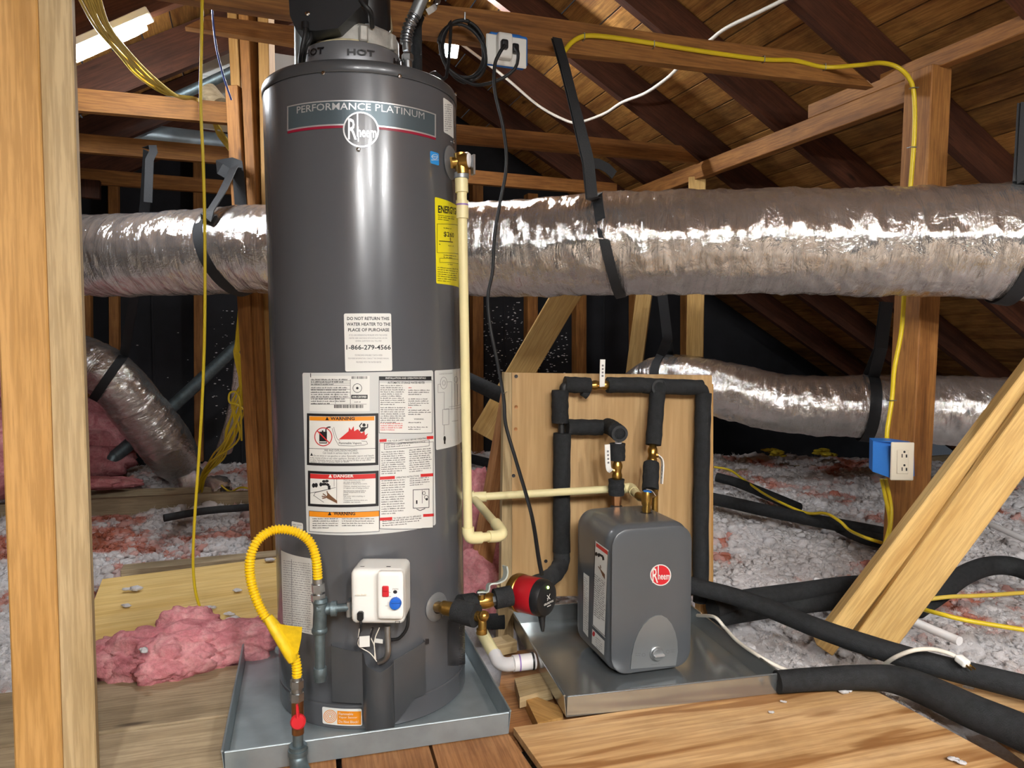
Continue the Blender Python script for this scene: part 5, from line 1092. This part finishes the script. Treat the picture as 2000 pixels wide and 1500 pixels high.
k = Ink(TS, .0004); k.disc(1290, 1123, 20, 20.5, 40); em = k.build('emblem', 'red', st, None, 0); k = Ink(TS, .001); k.circ(1290, 1123, 20.5, 21, 2); k.text('R', 1274, 1109, 1285, 1138, 0, .005); k.text('heem', 1285, 1118, 1308, 1132, 0, .015); k.rect(1284.5, 1104, 1286.5, 1131, 0, 1); k.build('emblem_print', 'label_white', em, None, 0)
# grey arch with thermostat knob
arc = [(1231, 1307)]+[(1276-45+45*(1-math.cos(a_))*1.0, 1260-61*math.sin(a_)*1.0) for a_ in np.linspace(.0, PI, 25)]+[(1321, 1297)]
arc = [(1231, 1306), (1233, 1280), (1238, 1256), (1246, 1236), (1256, 1220), (1268, 1208), (1280, 1202), (1291, 1201), (1302, 1207), (1311, 1218), (1318, 1234), (1322, 1252), (1323, 1272), (1319, 1299)]
mbp = MB().prism([TS.px(*p) for p in arc], TN*.003); ap = mbp.build('control_panel', 'silver_grey', st, None, 30)
k = Ink(TS, .0036); k.circ(1256, 1278, 3.5, 3.5, 1); k.circ(1303, 1272, 3.5, 3.5, 1); k.para(1240, 1274, 1252, 1282, 4, 2, 0, .8); k.para(1308, 1267, 1319, 1275, 4, 2, 0, .8); k.para(1271, 1296, 1290, 1299, 4, 2, -.1, .9); k.build('panel_print', 'ink_grey', ap, None, 0)
kc = TS.px(1281, 1275); kb = MB().lathe([(.021, .003), (.021, .006), (.018, .008), (.018, .014), (.016, .016), (.002, .016)], kc, TN, 32).build('knob', 'silver_grey', ap, None, 40); MB().abox(kc+TN*.021, .032, .012, .007, .002, ty).build('knob_grip', 'silver', kb, None, 0)
# stickers on its left side
LS = Surf(V((tcn.x, tcn.y, tz+tH/2))-TE*(tW/2+.0006), -TN, ZD)
class Flip:
    def __init__(s, S): s.S = S
    def uv(s, a, b): return s.S.uv(a, b)
    def pt(s, a, b, off=0): return s.S.pt(a, b, off if s.S.n.dot(-TE) > 0 else -off)
FS = Flip(LS)
k = Ink(FS, .0004); k.quad(1163, 1056, 1189, 1075, 1182, 1246, 1157, 1221, 2); wl = k.build('warning_sticker', 'label_white', st, None, 0)
k = Ink(FS, .0004); k.quad(1157, 1228, 1181, 1252, 1180, 1280, 1156, 1256, 2); wl2 = k.build('small_sticker', 'label_white', st, None, 0)
k = Ink(FS, .0004); k.quad(1140, 1118, 1151, 1126, 1149, 1245, 1139, 1232, 2); wl3 = k.build('rating_sticker', 'label_white', st, None, 0)
k = Ink(FS, .0008); k.quad(1165, 1060, 1187, 1076, 1187, 1084, 1164.5, 1067, 2); k.build('red_band', 'ink_red', wl, None, 0)
k = Ink(FS, .0008); k.disc(1165, 1082, 2.5, 4); k.disc(1170, 1084, 2.5, 4); k.line([(1170, 1082), (1178, 1087), (1179, 1094)], 4); k.para(1161, 1120, 1183, 1205, 4.4, 1.8, .85); k.line([(1163, 1057), (1158, 1220)], 1); k.line([(1188, 1077), (1182, 1244)], 1); k.line([(1158, 1220), (1182, 1243)], 1); k.build('print', 'ink', wl, None, 0)
k = Ink(FS, .0008); k.poly([(1171, 1108), (1174, 1112), (1182, 1122), (1182, 1132), (1177, 1124)]); k.line([(1173, 1112), (1169, 1106)], 1.5); k.line([(1174, 1110), (1173, 1104)], 1.5); k.build('hand_print', 'skin_print', wl, None, 0)
k = Ink(FS, .0008); k.disc(1160, 1238, 2.5, 5); k.build('red_dot', 'red', wl2, None, 0); k = Ink(FS, .0008); k.para(1164, 1244, 1178, 1266, 4.4, 1.6, .85); k.build('print', 'ink_grey', wl2, None, 0); k = Ink(FS, .0008); k.para(1141, 1126, 1150, 1230, 4.4, 1.5, .8); k.build('print', 'ink_grey', wl3, None, 0)
# fittings on its top
for (x, y, z_) in ((1204, 990, .16), (1262, 1003, .27)):
    p_ = PP(x, y, z_); MB().lathe([(.021, 0), (.018, .006), (.012, .008)], V((p_.x, p_.y, tz+tH-.006)), ZD, 20).build('grommet', 'black_rubber', st, None, 40)
tv = thing('relief_valve', 'brass relief valve with blue cap on top of the small heater', 'valve', PP(1262, 1003, .27)); p0 = PP(1262, 1006, .27); p1 = PP(1264, 960, .27)
MB().tube([p0.lerp(p1, k/8) for k in range(9)], [.0125, .0125, .0145, .0125, .016, .017, .017, .016, .014], 18).build('body', 'brass', tv, None, 40); MB().tube([PP(1262, 975, .27), P(1246, 968, 2.285)], .0125, 16).build('outlet', 'brass', tv, None, 40); MB().tube([PP(1266, 968, .27), PP(1278, 964, .2)], .011, 14).build('side_port', 'brass', tv, None, 40)
MB().lathe([(.014, 0), (.014, .004), (.004, .007)], PP(1265, 961, .27), ZD, 18).build('cap', 'blue_box', tv, None, 40); MB().ribbon(catmull([PP(1262, 955, .285), PP(1272, 958, .285), PP(1280, 968, .285)], 5), PNrm, .008, .002).build('lever', 'chrome', tv, None, 50)
MB().tube([PP(1279, 956, .19), PP(1279, 1004, .19)], .0105, 14).build('pipe', 'brass', tv, None, 40)
# ================================================================== FOAM PIPES ON THE FLOOR, RIGHT
def fpipe(label, pts, rs, mat='foam_black', n=24, name='foam_pipe', cat='pipe'):
    pp = catmull([G(x, y, z) for (x, y, z) in pts], 12)
    o = MB().tube(pp, lerps(rs, len(pp)), n).build(name, mat, None, None, 60); return tag(o, label, cat)
p1 = fpipe('long black foam pipe leaving the small heater towards the fallen plug', [(1290, 1124, .18), (1360, 1146, .16), (1430, 1164, .14), (1500, 1188, .12), (1600, 1228, .1), (1700, 1262, .085), (1800, 1292, .07), (1900, 1318, .06), (2080, 1362, .055)], [.027, .028, .029, .03, .031, .033])
p2 = fpipe('thick black foam pipe lying across the orange plywood from the pan corner', [(1518, 1332, .036), (1600, 1326, .038), (1690, 1323, .042), (1745, 1327, .045), (1800, 1344, .047), (1900, 1390, .044), (2000, 1432, .044), (2120, 1490, .044)], [.03, .031, .034, .039, .042, .043, .044])
fpipe('black foam pipe crossing the white fill towards the post', [(1360, 968, .07), (1420, 980, .07), (1500, 998, .07), (1600, 1018, .07), (1740, 1045, .07)], [.036, .034, .032, .032])
fpipe('black foam pipe emerging from behind the joist', [(1400, 932, .1), (1440, 943, .08), (1500, 967, .06), (1560, 992, .03)], [.03, .03, .03])
fpipe('short black foam pipe end beside the post foot', [(1640, 1030, .04), (1690, 1050, .05), (1750, 1062, .04)], [.03, .033, .033])
fpipe('upper black foam pipe passing behind the yellow brace', [(1392, 1190, .06), (1450, 1172, .07), (1550, 1158, .07), (1680, 1142, .06), (1800, 1150, .03)], [.034, .034, .034])
fpipe('lower black foam pipe lying against the one behind the yellow brace', [(1394, 1206, .03), (1450, 1195, .03), (1550, 1180, .03), (1700, 1165, .02)], [.034, .036, .036])
fpipe('black foam pipe arching over the fill right of the yellow brace', [(1790, 1190, .02), (1840, 1155, .06), (1880, 1125, .09), (1930, 1106, .1), (1985, 1108, .1), (2060, 1140, .08)], [.034, .036, .036])
fpipe('white plastic pipe end sticking out beyond the yellow brace', [(1770, 1208, .05), (1874, 1252, .05)], [.014, .014], 'pvc_white', 16, 'plastic_pipe')
fpipe('thin white plastic pipe lying in the fill at far right', [(1925, 1020, .06), (2020, 1062, .06)], [.014, .014], 'pvc_white', 14, 'plastic_pipe')
fpipe('small white plastic stick in the fill behind the black pipes', [(1592, 1134, .05), (1625, 1142, .05)], [.012, .012], 'pvc_white', 12, 'plastic_pipe')
fpipe('black foam pipe lying left of the backboard in the fill', [(860, 888, .1), (905, 893, .1), (985, 912, .08)], [.035, .035], 'foam_black', 18)
fpipe('dark foam pipe end beside the backboard leg', [(938, 1215, .03), (985, 1213, .03)], [.026, .026], 'foam_black', 18)
fpipe('grey foam pipe lying in the pink fill behind the joist', [(320, 1012, .06), (400, 998, .07), (495, 990, .08)], [.02, .02], 'foam_grey', 14)
# ================================================================== CABLES
def cable(name, label, pts, r, mat, group=None, per=10, n=8, parent=None, flat=1.0):
    pp = catmull([p if isinstance(p, Vector) else P(*p) for p in pts], per)
    o = MB().tube(pp, r, n, flat=flat).build(name, mat, parent, None, 60)
    return tag(o, label, 'cable', group) if parent is None else o
bq = lambda x, y: Pv(x, y, bt-.008)
yc = cable('yellow_cable', 'yellow cable stapled along the main beam and down the post', [bq(1095, 112), bq(1104, 98), bq(1118, 82), bq(1140, 71), bq(1175, 71), bq(1250, 81), bq(1370, 100), bq(1490, 116), bq(1550, 118), bq(1610, 131), P(1680, 127, 2.95), P(1720, 123, 2.88), P(1752, 131, 2.84), P(1775, 152, 2.85), P(1785, 185, 2.86), P(1786, 260, 2.86), P(1778, 370, 2.88), P(1768, 500, 2.9), P(1765, 590, 2.89), P(1760, 650, 2.9), P(1747, 720, 2.9), P(1742, 780, 2.9), P(1733, 840, 2.88), P(1732, 875, 2.88)], .0085, 'yellow_wire', n=10)
for (p_, d_) in ((bq(1140, 72), 0), (bq(1276, 87), 0), (bq(1491, 116), 0), (bq(1610, 131), 0), (P(1785, 172, 2.852), 1), (P(1781, 288, 2.86), 1), (P(1742, 782, 2.892), 1)):
    e_ = ZD if not d_ else V((1, 0, 0)); MB().tube([p_-e_*.012+VD*.008, p_-e_*.011-VD*.008, p_+e_*.011-VD*.008, p_+e_*.012+VD*.008], .002, 6).build('staple', 'steel', yc, None, 40)
cable('yellow_cable', 'pair of yellow cables running down from the blue box into the fill', [(1722, 936, 2.9), (1730, 975, 2.9), (1737, 1010, 2.9), (1736, 1035, 2.88), (1722, 1080, 2.86), (1712, 1098, 2.86)], .0075, 'yellow_wire', 'cables under the blue box'); cable('yellow_cable', 'pair of yellow cables running down from the blue box into the fill', [(1730, 936, 2.895), (1740, 985, 2.9), (1740, 1020, 2.88), (1733, 1055, 2.87), (1716, 1095, 2.85)], .0075, 'yellow_wire', 'cables under the blue box')
cable('yellow_cable', 'yellow cable snaking over the black pipes towards the blue box', [G(1395, 912, .13), G(1425, 918, .12), G(1450, 935, .1), G(1490, 963, .09), G(1530, 984, .1), G(1575, 1002, .1), G(1612, 1003, .14), G(1640, 1018, .13), G(1660, 1036, .1), G(1690, 1050, .12), G(1722, 1060, .1)], .0075, 'yellow_wire')
cable('yellow_cable', 'upper yellow cable in the fill right of the brace', [G(1780, 1175, .06), G(1850, 1166, .08), G(1920, 1163, .08), G(2040, 1155, .08)], .0075, 'yellow_wire_old'); cable('yellow_cable', 'lower bright yellow cable in the fill right of the brace', [G(1795, 1188, .06), G(1840, 1200, .08), G(1900, 1214, .07), G(2050, 1238, .07)], .0075, 'yellow_wire')
cable('yellow_cable', 'single yellow cable hanging from the main beam to the pink wad', [(395, -10, 2.22), (394, 60, 2.25), (392, 200, 2.28), (397, 320, 2.3), (400, 450, 2.32), (400, 620, 2.34), (396, 760, 2.36), (388, 900, 2.38), (381, 1000, 2.4), (377, 1090, 2.42), (381, 1150, 2.43), (392, 1190, 2.44), (405, 1212, 2.46)], .0048, 'yellow_wire', n=10)
cable('blue_cable', 'thin blue wire hanging left of the stud cluster', [(414, 5, 2.6), (416, 40, 2.65), (423, 95, 2.7), (437, 150, 2.75), (452, 195, 2.8)], .0035, 'blue_wire')
for i in range(9):
    j = lambda s: random.uniform(-s, s)
    cable('yellow_cable', 'old yellow cable in the bundle crossing the lit strip light', [(150+i*5+j(3), -15, 2.35), (185+i*4+j(5), 50, 2.5), (225+i*3.4+j(6), 100, 2.65), (268+i*3+j(6), 145, 2.8+j(.01)), (315+i*2.2+j(4), 178+j(3), 2.98), (350+i*.9, 187+i*.7, 3.25), (388, 196+j(2), 3.46), (415+j(3), 232, 3.66), (432+j(8), 262+j(4), 3.8), (462, 300+i*1.5, 3.9)], .0052, 'yellow_wire_old', 'yellow cable bundle under the rafters', 6)
for i in range(10):
    j = lambda s: random.uniform(-s, s)
    cable('yellow_cable', 'bright yellow cable in the loose hanks hanging beside the stud cluster', [(471+j(3), 555, 3.6), (468+j(3), 620+j(8), 3.62), (464+j(4), 680+j(8), 3.64), (462+j(5), 692, 3.66), (470+j(8), 740, 3.7), (466+j(14), 790+j(10), 3.75), (450+j(18), 850+j(12), 3.9), (425+j(16), 895+j(8), 4.15), (400+j(9), 925+j(5), 4.4), (391+j(7), 958+j(5), 4.5)], .0052, 'yellow_wire', 'yellow cable hanks by the foil elbow', 6)
cable('yellow_cable', 'yellow cable end curling over the fill beside the foil scrap', [(432, 948, 4.5), (450, 960, 4.5), (470, 952, 4.45), (494, 956, 4.4)], .006, 'yellow_wire')
cable('yellow_cable', 'yellow cable loop curling out of the hank beside the stud cluster', [(476, 800, 3.7), (462, 790, 3.7), (448, 785, 3.7), (449, 768, 3.7), (463, 768, 3.7), (470, 800, 3.7), (472, 860, 3.8)], .005, 'yellow_wire')
wc = cable('white_cable', 'white cable looping under the right-hand rafters', [PR(900, 85, -.02), PR(985, 150, -.02), PR(1050, 205, -.02), PR(1100, 233, -.02), PR(1130, 239, -.02), PR(1180, 222, -.02), PR(1215, 200, -.02), PR(1260, 182, -.02), PR(1300, 155, -.02), PR(1325, 132, -.02), PR(1355, 105, -.02), PR(1388, 78, -.02), PR(1420, 54, -.02), PR(1490, 20, -.02), PR(1560, -15, -.02)], .0085, 'white_wire', n=10)
# heater blower cord coil, hung on a nail at the main beam
kc_ = Pv(905, 100, bt-.06); pts = []
for i in range(150):
    a_ = i/150*2*PI*3.3+2.2; r_ = .080+.006*math.sin(i*.21); pts.append(kc_+UD*(math.cos(a_)*r_*.95+.006*math.sin(i*.13))+ZD*(math.sin(a_)*r_*1.12)+VD*(-.012+.024*((i*.031) % 1)))
cl = cable('power_cord', 'coiled black power cord hanging beside the white outlet', [P(838, 147, 2.2), P(850, 142, 2.3), P(872, 150, 2.36)]+pts[:]+[P(925, 165, 2.44), P(970, 158, 2.42), P(1005, 135, 2.42), P(1012, 105, 2.4), P(1006, 92, 2.42)], .0055, 'black_rubber', None, 3, 8)
MB().tube([kc_+ZD*.1+VD*.05, kc_+ZD*.095-VD*.02, kc_+ZD*.115-VD*.02], .003, 8).build('nail', 'steel', cl, None, 40)
pc_ = cable('power_cord', 'long black power cord dropping from the outlet to the red pump', [(986, 88, 2.39), (975, 105, 2.38), (966, 130, 2.39), (967, 180, 2.42), (984, 255, 2.44), (989, 325, 2.46), (976, 400, 2.47), (966, 460, 2.47), (962, 530, 2.47), (953, 580, 2.47), (958, 640, 2.46), (973, 715, 2.42), (984, 780, 2.36), (988, 830, 2.32), (1008, 900, 2.26), (1033, 985, 2.15), (1043, 1030, 2.06), (1052, 1090, 1.95), (1058, 1122, 1.9)], .0058, 'black_rubber', None, 10, 10)
MB().tube([P(984, 768, 2.36), P(990, 765, 2.4)], .0015, 6).build('clip', 'steel', pc_, None, 40)
wcord = cable('power_cord', 'white power cord with free plug lying over the black pipe', [G(1720, 1308, .02), G(1730, 1296, .06), G(1752, 1282, .1), G(1785, 1270, .13), G(1820, 1268, .13), G(1850, 1275, .12), G(1872, 1285, .11)], .0058, 'white_wire', None, 8, 10)
pgx = G(1880, 1291, .108); pd_ = (G(1896, 1304, .1)-G(1868, 1282, .112)).normalized(); fr = frame(pgx, pd_, ZD); MB().rbox(fr, .034, .024, .02, .006, 6).build('plug', 'white_plastic', wcord, None, 60)
for s_ in (-1, 1): fr2_ = frame(pgx+pd_*.026+pd_.cross(ZD).normalized()*.006*s_, pd_, ZD); MB().box(fr2_, .018, .0015, .006, .0004).build('prong', 'brass', wcord, fr2_, 0)
cable('white_cable', 'white cord running from the small heater over the pan edge', [PP(1362, 1202, .12), G(1395, 1205, .09), G(1415, 1225, .07), G(1440, 1252, .06), G(1480, 1280, .06), G(1520, 1302, .04), G(1560, 1318, .01)], .0055, 'white_wire')
# ================================================================== OUTLETS
oc = bq(988, 98); ou = thing('outlet', 'white double outlet with two black plugs on the main beam', 'outlet', Pv(988, 128, bt)); OS = Surf(Pv(988, 100, bt-.05), UD, ZD)
if OS.n.y > 0: OS.n = -OS.n
fr = frame(Pv(990, 100, bt-.025), UD, ZD); MB().box(fr, .135, .045, .098, .005).build('blue_box', 'blue_box', ou, fr, 0)
MB().rbox(frame(Pv(993, 76, bt-.02), UD, ZD), .1, .036, .03, .012, 6).build('blue_box_ear', 'blue_box', ou, None, 60)
fr = frame(Pv(989, 100, bt-.052), UD, ZD); pt_ = MB().box(fr, .142, .008, .097, .003).build('cover_plate', 'white_plastic', ou, fr, 0)
fr = frame(Pv(985, 91, bt-.068), UD, ZD); MB().rbox(fr, .05, .03, .082, .006, 6).build('plug_adapter', 'white_plastic', ou, None, 60)
for (x, y, o_) in ((985, 87, .088), (1006, 95, .066)):
    fr = frame(Pv(x, y, bt-o_), UD, ZD); MB().rbox(fr, .024, .022, .03, .006, 6).build('plug', 'black_plastic', ou, None, 60)
bx = thing('outlet', 'blue outlet box with ivory receptacle plate on the brown post', 'outlet', P(1745, 937, 2.84))
ob = math.radians(-5); oe = V((math.cos(ob), math.sin(ob), 0)); on = V((math.sin(ob), -math.cos(ob), 0)); YO = 2.74
q = [P(1742, 862, YO), P(1779, 867, YO), P(1778, 936, YO), P(1738, 934, YO)]
back = [P(1704, 861, 2.84), P(1742, 860, 2.86), P(1740, 926, 2.86), P(1703, 921, 2.84)]
mb = MB(); mb.v = [V(p) for p in q+back]
mb2 = MB().prism([P(1705, 861, 2.83), P(1743, 862, 2.755), P(1785, 868, 2.755), P(1786, 930, 2.755), P(1740, 934, 2.755), P(1704, 921, 2.83)], (.03, .09, 0)); mb2.build('box', 'blue_box', bx, None, 20)
OS2 = Surf(P(1762, 900, YO), oe, ZD)
pl_ = MB().box(frame(P(1762, 901, YO), oe, ZD), .083, .008, .143, .003).build('cover_plate', 'ivory_plastic', bx, None, 0)
fr = frame(P(1763, 902, YO-.005), oe, ZD); MB().box(fr, .042, .006, .09, .002).build('receptacle', 'ivory_plastic', bx, fr, 0)
k = Ink(OS2, .0085 if OS2.n.y < 0 else -.0085)
for y in (888, 914):
    k.rect(1759, y-2, 1761, y+5, 0, 1); k.rect(1767, y-1, 1770, y+5, 0, 1); k.disc(1764.5, y-6, 2.2)
k.build('slots', 'ink', bx, None, 0)

for i, (x, y) in enumerate(((1508, 884), (1520, 890), (1600, 886), (1618, 890))):
    p = G(x, y, .1); mb = MB()
    for k_ in range(6): mb.ico(p+V((random.uniform(-.05, .05), random.uniform(-.03, .03), random.uniform(0, .03))), random.uniform(.012, .03), 2, (1.5, 1, .5), .4)
    tag(mb.build('spray_foam', 'foam_yellow', None, None, 75), 'yellow-green foam smear on the fill under the lower duct', 'foam', 'yellow foam smears on the fill')
